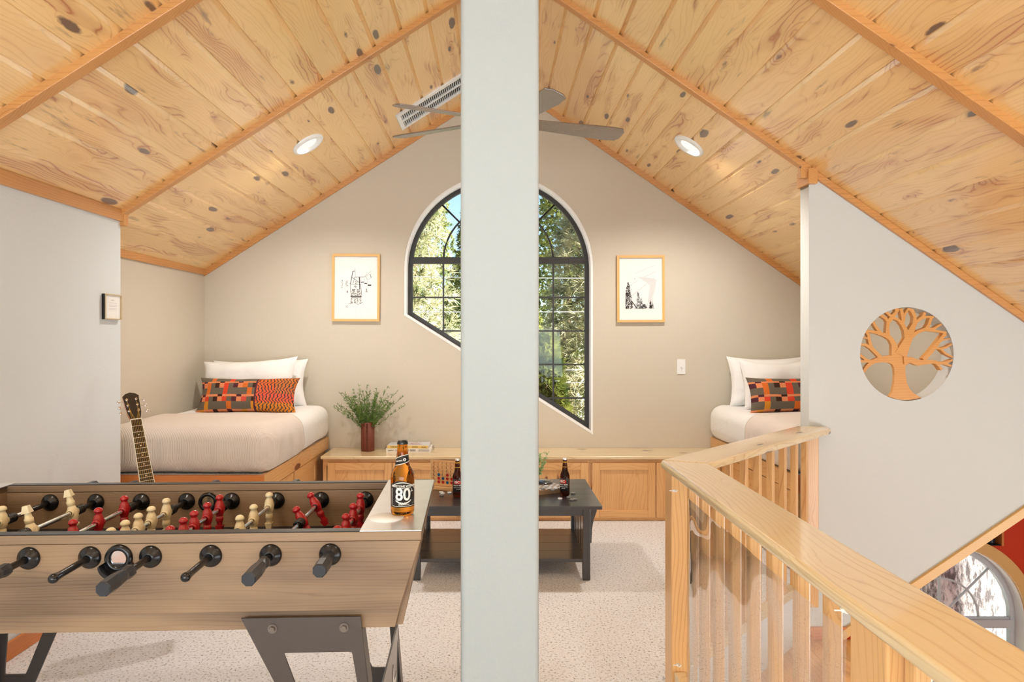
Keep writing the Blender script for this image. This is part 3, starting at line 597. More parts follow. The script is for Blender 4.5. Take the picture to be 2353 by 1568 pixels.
tie((.728, 2.60, HC-(1529-CY)/F*2.60), 'white zip tie low beside the corner post')
tie((.733, 1.372, HC-(1403-CY)/F*1.372), 'white zip tie on the nearer pine post under the handrail')

# ------------------------------------------------------------------ round tree cutout
tr = empty('tree_wall_panel', (hx, YW+.005, hz-hr)); tag(tr, 'round wooden tree silhouette set in the circular wall opening', 'wall decoration')
S = YW/F/6.27
def tpt(x, y): return ((x-840)*S, hr-(y-777)*S)
mb = MB(); off0 = (1.0, 2.0, 3.0); tcount = [0]
def lay(): tcount[0] += 1; return tcount[0]*.00006
def disc(x, y, w, d0=.004, d1=.026):
    a, b = tpt(x, y); q_ = lay(); mb.prism(circle(a, b, w/2*S, 14), d0-q_, d1+q_, 'XZ', 0, off=off0)
def stroke(pts, close=True):
    for (x0, y0, w0), (x1, y1, w1) in zip(pts[:-1], pts[1:]):
        L = math.hypot(x1-x0, y1-y0); nx, ny = -(y1-y0)/L, (x1-x0)/L; q_ = lay()
        mb.prism([tpt(x0+nx*w0/2, y0+ny*w0/2), tpt(x1+nx*w1/2, y1+ny*w1/2), tpt(x1-nx*w1/2, y1-ny*w1/2), tpt(x0-nx*w0/2, y0-ny*w0/2)], .004-q_, .026+q_, 'XZ', 0, off=off0)
    for x, y, w in pts[1:-1]: disc(x, y, w)
trunk = [(600, 1392), (645, 1320), (668, 1200), (678, 1080), (668, 980), (645, 930), (600, 905), (500, 890), (500, 805), (630, 805), (700, 750), (830, 760), (820, 845), (900, 880), (870, 930), (832, 945), (830, 1020), (842, 1120), (858, 1210), (900, 1290), (960, 1350), (1060, 1408), (960, 1432), (860, 1442), (760, 1438), (680, 1422)]
mb.prism([tpt(*p) for p in trunk], .004, .026, 'XZ', 0, off=off0)
for st_ in [
    [(640, 850, 110), (480, 852, 88), (370, 885, 62), (290, 950, 48), (222, 1040, 36)], [(370, 880, 40), (280, 885, 34), (178, 882, 32)], [(330, 885, 30), (250, 850, 34), (178, 790, 34)],
    [(480, 835, 60), (420, 770, 52), (340, 690, 52), (260, 645, 36), (190, 640, 26)], [(345, 690, 48), (315, 600, 42), (300, 500, 40), (262, 450, 40)], [(310, 560, 28), (270, 545, 24), (222, 540, 22)],
    [(690, 800, 130), (668, 640, 76), (620, 555, 62), (540, 505, 58), (420, 468, 46), (270, 440, 36)], [(470, 470, 44), (405, 390, 36), (365, 310, 40)],
    [(575, 510, 70), (572, 400, 46), (585, 310, 56), (640, 245, 60), (690, 180, 44), (730, 122, 44)], [(580, 310, 44), (545, 260, 38), (470, 215, 40)], [(650, 235, 40), (600, 215, 36), (545, 160, 38)], [(640, 240, 30), (700, 170, 30), (690, 120, 30)],
    [(640, 250, 36), (730, 285, 36), (790, 350, 50), (835, 440, 60), (860, 540, 90)], [(795, 330, 44), (790, 240, 44), (765, 120, 44)],
    [(760, 790, 180), (830, 640, 130), (880, 540, 110), (900, 460, 90), (960, 340, 62), (965, 240, 46), (925, 150, 50), (870, 125, 30), (815, 210, 30), (800, 300, 40)],
    [(900, 520, 70), (960, 340, 50), (1010, 290, 40), (1090, 235, 46), (1105, 175, 38)], [(1060, 260, 34), (1150, 240, 34), (1235, 245, 30)], [(1200, 250, 40), (1165, 350, 40), (1120, 420, 46)],
    [(900, 540, 60), (1000, 460, 46), (1110, 420, 46), (1230, 415, 34), (1345, 345, 28)], [(1130, 425, 40), (1270, 445, 32), (1415, 470, 32)], [(1400, 480, 50), (1300, 610, 50), (1190, 750, 56), (1090, 860, 60)],
    [(1330, 585, 20), (1400, 565, 18), (1472, 556, 18)], [(1240, 690, 28), (1340, 700, 30), (1410, 680, 26), (1492, 632, 24)], [(1330, 700, 30), (1400, 770, 26), (1505, 822, 22)],
    [(800, 870, 110), (900, 860, 84), (1010, 905, 84), (1110, 895, 66), (1220, 888, 48), (1320, 912, 44), (1400, 905, 36), (1502, 862, 28)], [(1380, 915, 26), (1485, 948, 28)], [(1250, 895, 30), (1305, 945, 30), (1345, 1002, 36)]]: stroke(st_)
mb.build('tree_silhouette', M['tree'], tr)

# ------------------------------------------------------------------ built-in storage bench under the window
YCF = 5.375; ZCT = .53
tag_c = 'knotty pine cabinets under the window'
doorsets = [(-1.408, -.30, [(-1.365, -.842), (-.838, -.315)], 'knotty pine bench cabinet beside the left bed with two panel doors'),
            (-.30, .773, [(-.287, .233), (.237, .757)], 'knotty pine bench cabinet in the middle behind the coffee table'),
            (.773, 1.88, [(.789, 1.305), (1.312, 1.828)], 'knotty pine bench cabinet right of the coffee table beside the handrail')]
def panel_door(x0, x1, z0, z1, y, parent, name='door', mat='pine'):
    r = .062; mb = MB()
    mb.box(x0, x0+r, y-.02, y, z0, z1, axis=2); mb.box(x1-r, x1, y-.02, y, z0, z1, axis=2)
    mb.box(x0+r, x1-r, y-.02, y, z0, z0+r, axis=0); mb.box(x0+r, x1-r, y-.02, y, z1-r, z1, axis=0)
    d_ = mb.build(name, M[mat], parent, bevel=.003)
    mb = MB(); w_ = (x1-x0-2*r)/4
    for i in range(4): mb.box(x0+r+i*w_, x0+r+(i+1)*w_, y-.010, y-.001, z0+r, z1-r, axis=2)
    mb.build('raised_panel', M[mat], d_); return d_
for x0, x1, ds, lab in doorsets:
    c_ = empty('storage_cabinet', (x0, YCF, 0)); tag(c_, lab, 'cabinet', tag_c)
    mb = MB(); w_ = x1-x0
    mb.box(0.001, w_-.001, .02, YB-YCF-.002, .001, .49, axis=0)
    mb.box(0.001, w_-.001, 0, .02, .485-.035, .503, axis=0); mb.box(0.001, w_-.001, 0, .02, .001, .036, axis=0)
    mb.box(0.001, .03, 0, .02, .036, .45, axis=2); mb.box(w_-.03, w_-.001, 0, .02, .036, .45, axis=2); mb.box(w_/2-.02, w_/2+.02, 0, .02, .036, .45, axis=2)
    mb.build('carcass', M['pine'], c_)
    for a, b in ds: panel_door(a-x0, b-x0, .028, .478, -.0005, c_)
mb = MB(); mb.box(-1.42, 1.87, YCF-.03, YB-.002, .505, ZCT, axis=0); o = mb.build('bench_top', M['rail'], bevel=.005, seg=3); tag(o, 'long pine bench top running below the arched window', 'bench top')

# ------------------------------------------------------------------ soft things
def soft_box(x0, x1, y0, y1, z0, z1, r, n=44, amp=.004, fs=3.0, keep=None, fold=0, seed=0, rz=None):
    rz = rz or r
    vs = []; fsx = []; idx = {}
    dims = (x1-x0, y1-y0, z1-z0); nn = [max(4, int(round(n*d/max(dims)*1.0))) for d in dims]; nn = [min(n, max(12, q)) for q in nn]
    def vert(p):
        k = tuple(round(c, 5) for c in p)
        if k in idx: return idx[k]
        idx[k] = len(vs); vs.append(Vector(p)); return idx[k]
    lo = (x0, y0, z0); hi = (x1, y1, z1)
    def grid(ax, side):
        b, c = (ax+1) % 3, (ax+2) % 3
        for i in range(nn[b]):
            for j in range(nn[c]):
                q = []
                for (ii, jj) in ((i, j), (i+1, j), (i+1, j+1), (i, j+1)):
                    p = [0, 0, 0]; p[ax] = hi[ax] if side else lo[ax]
                    p[b] = lo[b]+dims[b]*ii/nn[b]; p[c] = lo[c]+dims[c]*jj/nn[c]; q.append(vert(p))
                fsx.append(tuple(q) if side else tuple(q[::-1]))
    for ax in range(3): grid(ax, 0); grid(ax, 1)
    out = []
    for v in vs:
        inn = Vector([min(max(v[i], lo[i]+r), hi[i]-r) for i in range(3)]); d_ = v-inn
        nrm = d_.normalized() if d_.length > 1e-6 else Vector((0, 0, 1)); p = inn+nrm*r
        h = (p.z-z0)/(z1-z0)
        p = p+nrm*amp*noise.noise(p*fs+Vector((seed, 0, 0)))*2
        if fold and h < .8 and abs(nrm.z) < .7:
            s_ = p.x*1.0+p.y*1.0; p = p+Vector((nrm.x, nrm.y, 0))*fold*(1-h/.8)*math.sin(s_*34+2.5*noise.noise(p*5))
        out.append(p)
    if keep:
        fsx = [f for f in fsx if keep(sum((out[i] for i in f), Vector())/4)]
    mb = MB(); mb.add(out, fsx, 0, True, (0, 0, 0)); return mb
def pillow(w, h, t, nu=36, nv=24, ear=.07, wr_=.006, seed=0, sag=0, fine=False):
    vs = []; fs = []; wc = []
    for side in (1, -1):
        n0 = len(vs)
        for i in range(nu+1):
            for j in range(nv+1):
                u = -1+2*i/nu; v = -1+2*j/nv
                x = w/2*u*(1-ear*(1-v*v)**1.0*abs(u)**3); z = h/2*v*(1-ear*1.3*(1-u*u)*abs(v)**3)
                th = t/2*(max(0, 1-abs(u)**3.2)**.55)*(max(0, 1-abs(v)**3.0)**.55)
                nz = noise.noise(Vector((x*7+seed, z*5, side*3)))*wr_*2+noise.noise(Vector((x*3+seed, z*14, side)))*wr_
                z -= sag*(1-u*u)*(v+1)/2
                vs.append(Vector((x, side*-(th+(nz if th > .01 else nz*th*60)), z+h/2))); wc.append((u*w/2, v*h/2, 0))
        for i in range(nu):
            for j in range(nv):
                a = n0+i*(nv+1)+j; q = (a, a+nv+1, a+nv+2, a+1); fs.append(q if side == 1 else q[::-1])
    mb = MB(); mb.add(vs, fs, 0, True); mb.w = wc; return mb
P_COL = {'g': (.16, .13, .095), 'o': (.72, .17, .03), 'r': (.75, .07, .03), 's': (.78, .27, .12), 'b': (.06, .028, .018), 'm': (.10, .03, .04), 'y': (.68, .27, .03), 'd': (.035, .045, .05), 'k': (.72, .10, .07)}
rows = ['gggogggrggggggrggg', 'smsssbsssmssssbsss', 'msogbsrgmsogbsrgms', 'ggogggrggggoggggrg', 'smsssbsssmsssssbss', 'msrgbsrgmskgbskgms', 'ggyggggoggggyggggo', 'syssbssmssyssbssms']
rh = [.15, .06, .13, .19, .06, .13, .21, .07]
def pat_color(u, v, flip):
    # u, v in 0..1 over the cushion front
    if u > .60 and not flip:
        uu = (u-.60)/.40; ph = u*62+.8*math.sin(v*19+u*9)+.5*math.sin(v*43)
        if abs(u-.605) < .012: return P_COL['m']
        if math.sin(ph*3.4/1.15) > .55: return P_COL['d']
        a = Vector(P_COL['o']); b = Vector(P_COL['k']); c = Vector(P_COL['y'])
        t_ = 1-abs(v-.45)*2; col = a.lerp(b, max(0, t_)*.8)
        if v < .25: col = col.lerp(c, .7)
        if uu > .5 and v > .5: col = col.lerp(Vector((.45, .2, .05)), .5)
        return tuple(col)
    y = 1-v; acc = 0; k = 0
    for k, h_ in enumerate(rh):
        acc += h_
        if y <= acc: break
    c = int((u*1.0)*(21 if not flip else 13.5)); return P_COL[rows[k][c % 18]]
def lumbar(parent_loc, rz, lean, w, h, label, flip=False, seed=0):
    mb = pillow(w, h, .15, 190, 64, ear=.085, wr_=.007, seed=seed)
    o = mb.build('lumbar_cushion', M['patch']); me = o.data
    at = me.color_attributes.new('pat', 'FLOAT_COLOR', 'CORNER'); cols = []
    nv = 64; nu = 190
    for p in me.polygons:
        cu_ = sum((Vector(mb.w[i]) for i in p.vertices), Vector())/4; u = cu_[0]/w+.5; v = cu_[1]/h+.5
        c = pat_color(min(max(u, 0), .999), min(max(v, 0), .999), flip)
        for _ in p.vertices: cols += [c[0], c[1], c[2], 1]
    at.data.foreach_set('color', cols)
    o.location = parent_loc; o.rotation_euler = (R(lean), 0, R(rz)); tag(o, label, 'cushion', 'patchwork lumbar cushions'); return o
def white_pillow(loc, rz, lean, w, h, t, label, seed, roll=0, sag=0):
    mb = pillow(w, h, t, 44, 30, ear=.10, wr_=.009, seed=seed, sag=sag); o = mb.build('white_pillow', M['sheet'])
    o.location = loc; o.rotation_euler = (R(lean), R(roll), R(rz)); tag(o, label, 'pillow', 'white bed pillows'); return o
def bed(xa, xb, side, lab, wlab):     # side = +1: the open side faces +x (left bed); -1: faces -x
    y0, y1, zt = 4.13, YB-.002, .63; w = xb-xa; xo = xb if side > 0 else xa
    b = empty('platform_bed', ((xa+xb)/2, y0, 0)); tag(b, lab, 'bed', 'built-in platform beds'); cx = (xa+xb)/2
    lx0, lx1 = xa-cx, xb-cx
    mb = MB(); mb.box(lx0+.002, lx1-.002, 0, .03, zt-.11, zt, axis=0); mb.build('end_board', M['orange'], b, bevel=.004)
    mb = MB(); mb.box(lx0+.03, lx1-.03, .03, y1-y0-.01, .002, zt-.03); mb.build('base_box', M['pine'], b)
    mb = MB(); mb.box(lx0+.02, lx1-.02, .03, y1-y0-.01, zt-.029, zt-.006); mb.build('carpet_ledge', M['platform_carpet'], b)
    s0, s1 = (lx1-.03, lx1) if side > 0 else (lx0, lx0+.03)
    mb = MB()
    ym = 1.05; mb.box(s0, s1, .031, ym, zt-.105, zt, axis=1); mb.box(s0, s1, ym+.001, y1-y0, zt-.105, zt, axis=1); mb.build('side_rail', M['pine'], b, bevel=.005)
    for k in range(2):
        ya, yb = .06+k*.63, .06+k*.63+.60; f0, f1 = (lx1-.032, lx1-.012) if side > 0 else (lx0+.012, lx0+.032)
        for z0_, z1_ in ((.28, .515), (.03, .265)):
            mb = MB(); r = .055
            mb.box(f0, f1, ya, ya+r, z0_, z1_, axis=2); mb.box(f0, f1, yb-r, yb, z0_, z1_, axis=2); mb.box(f0, f1, ya+r, yb-r, z0_, z0_+r, axis=1); mb.box(f0, f1, ya+r, yb-r, z1_-r, z1_, axis=1)
            dr = mb.build('drawer', M['pine'], b, bevel=.003)
            mb = MB(); m_ = (f0+f1)/2; q0, q1 = (m_-.01, m_+.002) if side > 0 else (m_-.002, m_+.01); mb.box(q0, q1, ya+r, yb-r, z0_+r, z1_-r, axis=1); mb.build('drawer_panel', M['pine'], dr)
    mx0, mx1 = (xa+.02, xb+.03) if side > 0 else (xa-.03, xb-.02)
    m = soft_box(mx0, mx1, 4.20, YB-.03, zt-.004, .915, .10, 56, .006, 2.2, seed=side*3).build('mattress', M['sheet']); tag(m, wlab+' mattress under a smooth white sheet', 'mattress')
    bl_ = soft_box(mx0-.012, mx1+.012, 4.150, 5.6, zt+.001, .930, .112, 60, .007, 2.0, keep=lambda p: p.y < 4.82 and p.z > zt+.012, fold=.012, seed=side*5).build('blanket', M['blanket'])
    sm = bl_.modifiers.new('solid', 'SOLIDIFY'); sm.thickness = .009; sm.offset = 1
    tag(bl_, 'beige waffle blanket folded over the foot of the '+wlab, 'blanket', 'waffle blankets on the beds')
bed(-2.538, -1.456, 1, 'pine platform bed built into the left alcove with drawers', 'left bed')
bed(1.88, 2.678, -1, 'pine platform bed in the right alcove partly hidden by the stair wall', 'right bed')
white_pillow((-1.985, 5.54, .905), 4, -11, .79, .41, .17, 'rear white pillow on the left bed with a pointed corner against the wall', 3, roll=-1)
white_pillow((-2.02, 5.36, .905), -3, -16, .80, .43, .21, 'front white pillow on the left bed behind the patterned cushion', 8, roll=-3.2, sag=.0)
lumbar((-1.945, 5.12, .905), -2, -20, .80, .29, 'long patchwork and striped lumbar cushion on the left bed')
white_pillow((2.31, 5.55, .905), -3, -12, .66, .44, .18, 'rear white pillow on the right bed against the wall', 15)
white_pillow((2.335, 5.36, .905), 4, -17, .63, .44, .18, 'front white pillow on the right bed behind the patterned cushion', 21, sag=.03)
lumbar((2.305, 5.14, .905), 3, -18, .64, .29, 'patchwork lumbar cushion on the right bed cut off by the stair wall', True, 5)

# ------------------------------------------------------------------ pictures, switch, note
def picture(x0, x1, y0, y1, rot, label):
    a = px(x0, y0, YB-.012); b = px(x1, y1, YB-.012); w = b[0]-a[0]; h = a[2]-b[2]
    o = empty('framed_picture', ((a[0]+b[0])/2, YB-.001, (a[2]+b[2])/2-h/2), rot=(0, R(rot), 0)); tag(o, label, 'picture', 'framed pictures either side of the window')
    T = Matrix.Translation((0, -.014, h/2)) @ XZ; f = .021
    shape('frame', [[(-w/2, -h/2), (w/2, -h/2), (w/2, h/2), (-w/2, h/2)], [(-w/2+f, -h/2+f), (w/2-f, -h/2+f), (w/2-f, h/2-f), (-w/2+f, h/2-f)]], .026, M['frame'], T, o)
    mb = MB(); mb.box(-w/2+f, w/2-f, -.012, -.006, f, h-f); p_ = mb.build('print', M['paper'], o)
    mb = MB(); mb.box(-w/2+f, w/2-f, -.019, -.017, f, h-f); mb.build('glazing', M['picglass'], o)
    return o, p_, w, h
def ink(mb, a, b, wd_, y=-.0126):
    L = math.hypot(b[0]-a[0], b[1]-a[1]); wd_ *= 1.35; nx, nz = -(b[1]-a[1])/L*wd_/2, (b[0]-a[0])/L*wd_/2
    mb.prism([(a[0]+nx, a[1]+nz), (b[0]+nx, b[1]+nz), (b[0]-nx, b[1]-nz), (a[0]-nx, a[1]-nz)], y, y+.0004, 'XZ')
o, pr, w, h = picture(763, 872.5, 584, 739, .4, 'oak framed ink drawing of skiers on a chairlift left of the window')
q = lambda x, y: ((x-580)/1220*140/F*5.74, h-(y-115)/1568*180/F*5.74)
mb = MB()
for a, b, t in (((553, 392), (568, 570), .0012), ((505, 462), (555, 455), .004), ((512, 465), (492, 580), .004), ((492, 580), (465, 720), .004), ((492, 580), (650, 690), .0025), ((465, 718), (675, 718), .0018), ((462, 720), (475, 900), .0022), ((675, 718), (690, 920), .0022), ((545, 578), (735, 572), .003), ((645, 580), (655, 820), .006), ((545, 580), (525, 700), .0022), ((735, 572), (885, 455), .0012), ((735, 572), (885, 505), .001), ((775, 550), (800, 630), .0015), ((860, 520), (882, 590), .003), ((882, 590), (810, 630), .0012), ((810, 630), (815, 735), .0012), ((670, 680), (740, 674), .005), ((745, 704), (800, 704), .006), ((812, 738), (882, 738), .009), ((735, 580), (740, 670), .001), ((665, 580), (670, 680), .001), ((430, 1118), (520, 1095), .0018), ((580, 1110), (640, 1128), .0018), ((640, 1105), (715, 1083), .0018), ((470, 965), (690, 965), .006), ((480, 990), (690, 990), .004)):
    ink(mb, q(*a), q(*b), t)
rr = random.Random(3)
for (x0, x1, y0, y1, nn_) in ((475, 565, 860, 960, 60), (585, 690, 850, 960, 70), (500, 545, 810, 860, 30), (600, 660, 815, 860, 24), (545, 585, 750, 830, 20), (465, 500, 1000, 1105, 26), (540, 575, 1000, 1105, 26), (588, 615, 1000, 1095, 18), (650, 680, 1000, 1110, 26), (560, 600, 660, 720, 20), (370, 410, 1155, 1190, 8)):
    for _ in range(nn_):
        x, y = rr.uniform(x0, x1), rr.uniform(y0, y1); ink(mb, q(x, y), q(x+rr.uniform(4, 16), y+rr.uniform(-8, 8)), rr.uniform(.001, .003))
for (cx_, top, bot, ww) in ((300, 640, 795, 22), (395, 628, 785, 42), (400, 845, 890, 12), (788, 810, 880, 18)):
    for i in range(26):
        t = rr.random(); y = top+(bot-top)*t; x = cx_+rr.uniform(-1, 1)*ww*(.25+.75*t); ink(mb, q(x-5, y), q(x+6, y+rr.uniform(-6, 8)), .0017)
mb.build('drawing', M['ink'], pr)
mb = MB()
for x0_, x1_ in ((300, 210), (470, 430), (560, 590), (600, 720), (700, 900), (780, 980)): ink(mb, q(x0_, 1150), q(x1_, 1400), .0014, -.0125)
mb.build('ski_tracks', M['inkp'], pr)
o, pr, w, h = picture(1417.5, 1527, 587.5, 741, -.2, 'oak framed winter print of snowy slope and fir trees right of the window')
q = lambda x, y: ((x-630)/1220*140/F*5.74, h-(y-150)/1568*180/F*5.74)
mb = MB(); mb.prism([q(333, 430), q(930, 430), q(930, 1218), q(333, 1218)], -.0125, -.0121, 'XZ'); mb.build('photo_field', M['photo'], pr)
mb = MB()
mb.prism([q(560, 570), q(900, 610), q(950, 640), q(900, 900), q(860, 1000), q(905, 1218), q(830, 1218), q(775, 1060), q(815, 760), q(740, 680)], -.0131, -.0127, 'XZ')
for a, b, t in (((520, 515), (780, 395), .003), ((780, 395), (925, 350), .003), ((470, 940), (760, 710), .006), ((700, 580), (925, 470), .004), ((450, 725), (580, 645), .003)): ink(mb, q(*a), q(*b), t, -.0133)
mb.build('snow_shadow', M['inkp'], pr)
mb = MB()
def fir(cx_, top, bot, w0, n_, mbx, x_min=333):
    for i in range(n_):
        t = rr.random()**.7; y = top+(bot-top)*t; x = cx_+rr.uniform(-1, 1)*w0*(.12+.88*t)
        x = max(x, x_min+3); y = min(y, bot-8); ink(mbx, q(x-7, y), q(x+8, y+rr.uniform(-10, 12)), rr.uniform(.0018, .0038), -.0137)
fir(378, 690, 1215, 105, 420, mb); fir(825, 1050, 1215, 26, 60, mb); ink(mb, q(440, 1050), q(560, 1212), .005, -.0137); ink(mb, q(508, 615), q(524, 613), .003, -.0137)
mb.build('dark_firs', M['ink'], pr)
mb = MB(); fir(578, 880, 1215, 60, 170, mb, 480); fir(640, 1000, 1215, 50, 100, mb, 480); fir(700, 1120, 1215, 80, 90, mb, 480); fir(860, 1060, 1215, 30, 40, mb, 480); mb.build('pale_firs', M['inkl'], pr)
a = px(1565, 843, YB); sw = empty('light_switch', (a[0], YB-.001, a[2]-.065)); tag(sw, 'white toggle light switch plate on the back wall near the right bed', 'light switch')
mb = MB(); mb.box(-.037, .037, -.006, -.0005, 0, .13); mb.build('plate', M['white'], sw, bevel=.003)
mb = MB(); mb.box(-.006, .006, -.016, -.006, .058, .074); mb.build('toggle', M['white'], sw, bevel=.001)
mb = MB()
for z in (.02, .11): mb.cyl((0, -.0075, z), (0, -.006, z), .003, n=10)
mb.build('screw', M['silver'], sw)
nf = empty('framed_note', (-2.263, 3.785, 1.603)); tag(nf, 'small champagne framed printed note hanging on the left wall', 'framed note')
mb = MB(); mb.box(.0, .022, 0, .168, 0, .006); mb.box(.0, .022, 0, .168, .142, .148); mb.box(0, .022, .162, .168, .006, .142); mb.box(.006, .022, 0, .006, .006, .142); mb.build('frame', plain('champagne_metal', srgb(206, 186, 150), .3, metal=.8), nf)
mb = MB(); mb.box(0, .018, -.001, .0, .0, .148); mb.build('side_edge', M['black'], nf)
mb = MB(); mb.box(.001, .014, .006, .162, .006, .142); pg_ = mb.build('page', M['paper'], nf)
mb = MB()
mb.box(.0141, .0144, .068, .098, .112, .115)
for z, a, b in ((.097, .045, .13), (.084, .045, .13), (.077, .045, .128), (.064, .045, .13), (.056, .045, .12)): mb.box(.0141, .0144, a, b, z, z+.0012)
mb.build('print_lines', M['inkl'], pg_)

# ------------------------------------------------------------------ vase, books on the bench top
vx = (845-CX)/F*5.62
va = empty('vase', (vx, 5.62, ZCT)); tag(va, 'tall stitched brown leather cylinder vase on the pine bench', 'vase')
mb = MB(); mb.lathe([(.0001, .002), (.056, .002), (.057, .004), (.057, .246), (.053, .246), (.053, .02), (.0001, .02)], n=40); mb.build('leather_sleeve', M['leather'], va)
mb = MB()
for i in range(18): mb.tube([(-.004, -.0575, .008+i*.013), (.004, -.0595, .013+i*.013), (.012, -.057, .019+i*.013)], .0022, 6)
mb.build('stitching', M['stitch'], va)
def spray(name, loc, nst, h0, h1, spread, leafr, label, cat, seed, mat='leaf', ysq=.45):
    rg = random.Random(seed); o = empty(name, loc); tag(o, label, cat)
    ms = MB(); ml = MB()
    for i in range(nst):
        a = rg.uniform(0, 2*math.pi); sp_ = spread*math.sqrt(rg.random()); hh = rg.uniform(h0, h1)*(1-.35*(sp_/spread)**2)
        tip = Vector((math.cos(a)*sp_, math.sin(a)*sp_*ysq, hh)); base = Vector((math.cos(a)*.02, math.sin(a)*.02, -.1))
        pts = []
        for k in range(9):
            t = k/8; p = base.lerp(tip, t); p.x = base.x+(tip.x-base.x)*t**1.4; p.y = base.y+(tip.y-base.y)*t**1.4; p += Vector((rg.uniform(-1, 1), rg.uniform(-1, 1), 0))*.004*t; pts.append(p)
        ms.tube(pts, .0013, 4, .0006)
        for k in range(3, 9):
            for _ in range(5):
                p = pts[k].lerp(pts[k-1], rg.random()); d_ = Vector((rg.gauss(0, 1), rg.gauss(0, .6), rg.uniform(.0, 1.6))).normalized(); ln = rg.uniform(.012, .034)
                e_ = p+d_*ln
                for m_ in range(6):
                    c_ = p.lerp(e_, (m_+.5)/6); a1 = Vector((rg.gauss(0, 1), rg.gauss(0, 1), rg.gauss(0, 1))).normalized()*leafr; b1 = a1.orthogonal().normalized()*leafr*.45
                    ml.add([c_-a1, c_+b1, c_+a1, c_-b1], [(0, 1, 2, 3)], 0)
    ms.build('stems', M['stem'], o); ml.build('foliage', M[mat], o); return o
spray('greenery', (vx, 5.62, ZCT+.235), 58, .15, .37, .33, .0055, 'feathery green stems arranged in the brown leather vase', 'plant', 5)
def book(loc, w, d_, t, rz, cover, label, spine):
    o = empty('book', loc, R(rz)); tag(o, label, 'book', 'books stacked on the pine bench')
    mb = MB(); mb.box(0, w, 0, d_, 0, .0028); mb.box(0, w, 0, d_, t-.0028, t); mb.build('cover', M[cover], o, bevel=.0008)
    mb = MB(); mb.box(0, w, -.001, .003, 0.0001, t-.0001); s_ = mb.build('spine', M['yellow'] if cover == 'bookg' else M['bookw'], o, bevel=.0008)
    mb = MB(); mb.box(.004, w-.004, .003, d_-.004, .0029, t-.0029); mb.build('pages', M['pages'], o)
    for tx, x, z, sz, sx in spine:
        text('lettering', tx, sz, M['ink'], Matrix.Translation((x, -.0016, z)) @ XZ, s_, sx=sx)
    return o
bx = (887-CX)/F*5.53
book((bx, 5.53, ZCT), .376, .21, .033, .5, 'bookw', 'white bottom book of the stack titled HIDE AND SEEK', [('gestalten', .042, .0165, .012, 1), ('HIDE AND SEEK', .165, .0165, .022, 1.1), ('THE ARCHITECTURE OF', .315, .021, .0075, 1.1), ('CABINS AND HIDE-OUTS', .315, .012, .0075, 1.1)])
b2 = book((bx+.008, 5.535, ZCT+.0335), .345, .20, .024, -.6, 'bookg', 'yellow spined top book of the stack titled THE STYLISH LIFE SKIING', [('THE STYLISH LIFE', .095, .0115, .015, 1.15), ('SKIING', .235, .0115, .014, 1.1), ('teNeues', .31, .0115, .012, 1)])
mb = MB()
for a, b, t in (((.17, .07), (.27, .09), .02), ((.18, .11), (.24, .14), .018), ((.20, .05), (.29, .06), .008), ((.23, .12), (.27, .17), .006)):
    L = math.hypot(b[0]-a[0], b[1]-a[1]); nx, ny = -(b[1]-a[1])/L*t/2, (b[0]-a[0])/L*t/2
    mb.prism([(a[0]+nx, a[1]+ny), (b[0]+nx, b[1]+ny), (b[0]-nx, b[1]-ny), (a[0]-nx, a[1]-ny)], .0241, .0245, 'XY')
mb.build('cover_picture', plain('cover_red_print', srgb(170, 98, 84), .4), b2)

# ------------------------------------------------------------------ coffee table and what stands on it
ZK = .471
ct = empty('coffee_table', (.039, 4.39, 0)); tag(ct, 'dark stained mission coffee table with slatted ends and lower shelf', 'coffee table')
hw, y0, y1 = .612, 4.0-4.39, 4.77-4.39
mb = MB()
for i in range(5): ya = y0+(y1-y0)*i/5; mb.box(-hw, hw, ya, ya+(y1-y0)/5, ZK-.021, ZK, axis=0)
mb.build('tabletop', M['dark'], ct, bevel=.0015)
lx = .546; lw = .045; ya, yb = y0+.05, y1-.05
mb = MB(); mb.box(-lx+lw, lx-lw, ya+.006, ya+.028, ZK-.075, ZK-.021, axis=0); mb.box(-lx+lw, lx-lw, yb-.028, yb-.006, ZK-.075, ZK-.021, axis=0)
for sx_ in (-1, 1): x_ = sx_*(lx-lw/2); mb.box(x_-.011, x_+.011, ya+lw, yb-lw, ZK-.075, ZK-.021, axis=1)
mb.build('apron', M['dark'], ct, bevel=.001)
for sx_ in (-1, 1):
    for yy in (ya, yb-lw):
        x0_ = sx_*lx if sx_ < 0 else lx-lw
        mb = MB(); mb.box(x0_, x0_+lw, yy, yy+lw, 0, ZK-.021, axis=2); lg = mb.build('leg', M['dark'], ct, bevel=.002)
        if yy == ya:
            mb = MB(); mb.box(x0_+.016, x0_+.029, yy-.004, yy, .075, .125, axis=2); mb.build('tenon', M['dark'], lg, bevel=.001)
        xe = sx_*lx; cb = [(xe, ZK-.022), (xe+sx_*.046, ZK-.022), (xe+sx_*.040, ZK-.05), (xe+sx_*.022, ZK-.10), (xe+sx_*.012, ZK-.16), (xe+sx_*.009, ZK-.24), (xe, ZK-.245)]
        mb = MB(); mb.prism(cb, yy+.010, yy+.034, 'XZ', 2); mb.build('corbel', M['dark'], lg)
mb = MB()
for i in range(4): yq = ya+.015+(yb-ya-.03)*i/4; mb.box(-lx+.02, lx-.02, yq, yq+(yb-ya-.03)/4, .108, .130, axis=0)
mb.build('shelf', M['dark'], ct, bevel=.0015)
for sx_ in (-1, 1):
    x_ = sx_*(lx-lw/2)
    for i in range(6):
        yq = ya+lw+.02+(yb-ya-2*lw-.04)*(i+.5)/6; mb = MB(); mb.box(x_-.006, x_+.006, yq-.026, yq+.026, .13, ZK-.075, axis=2); mb.build('end_slat', M['dark'], ct, bevel=.001)
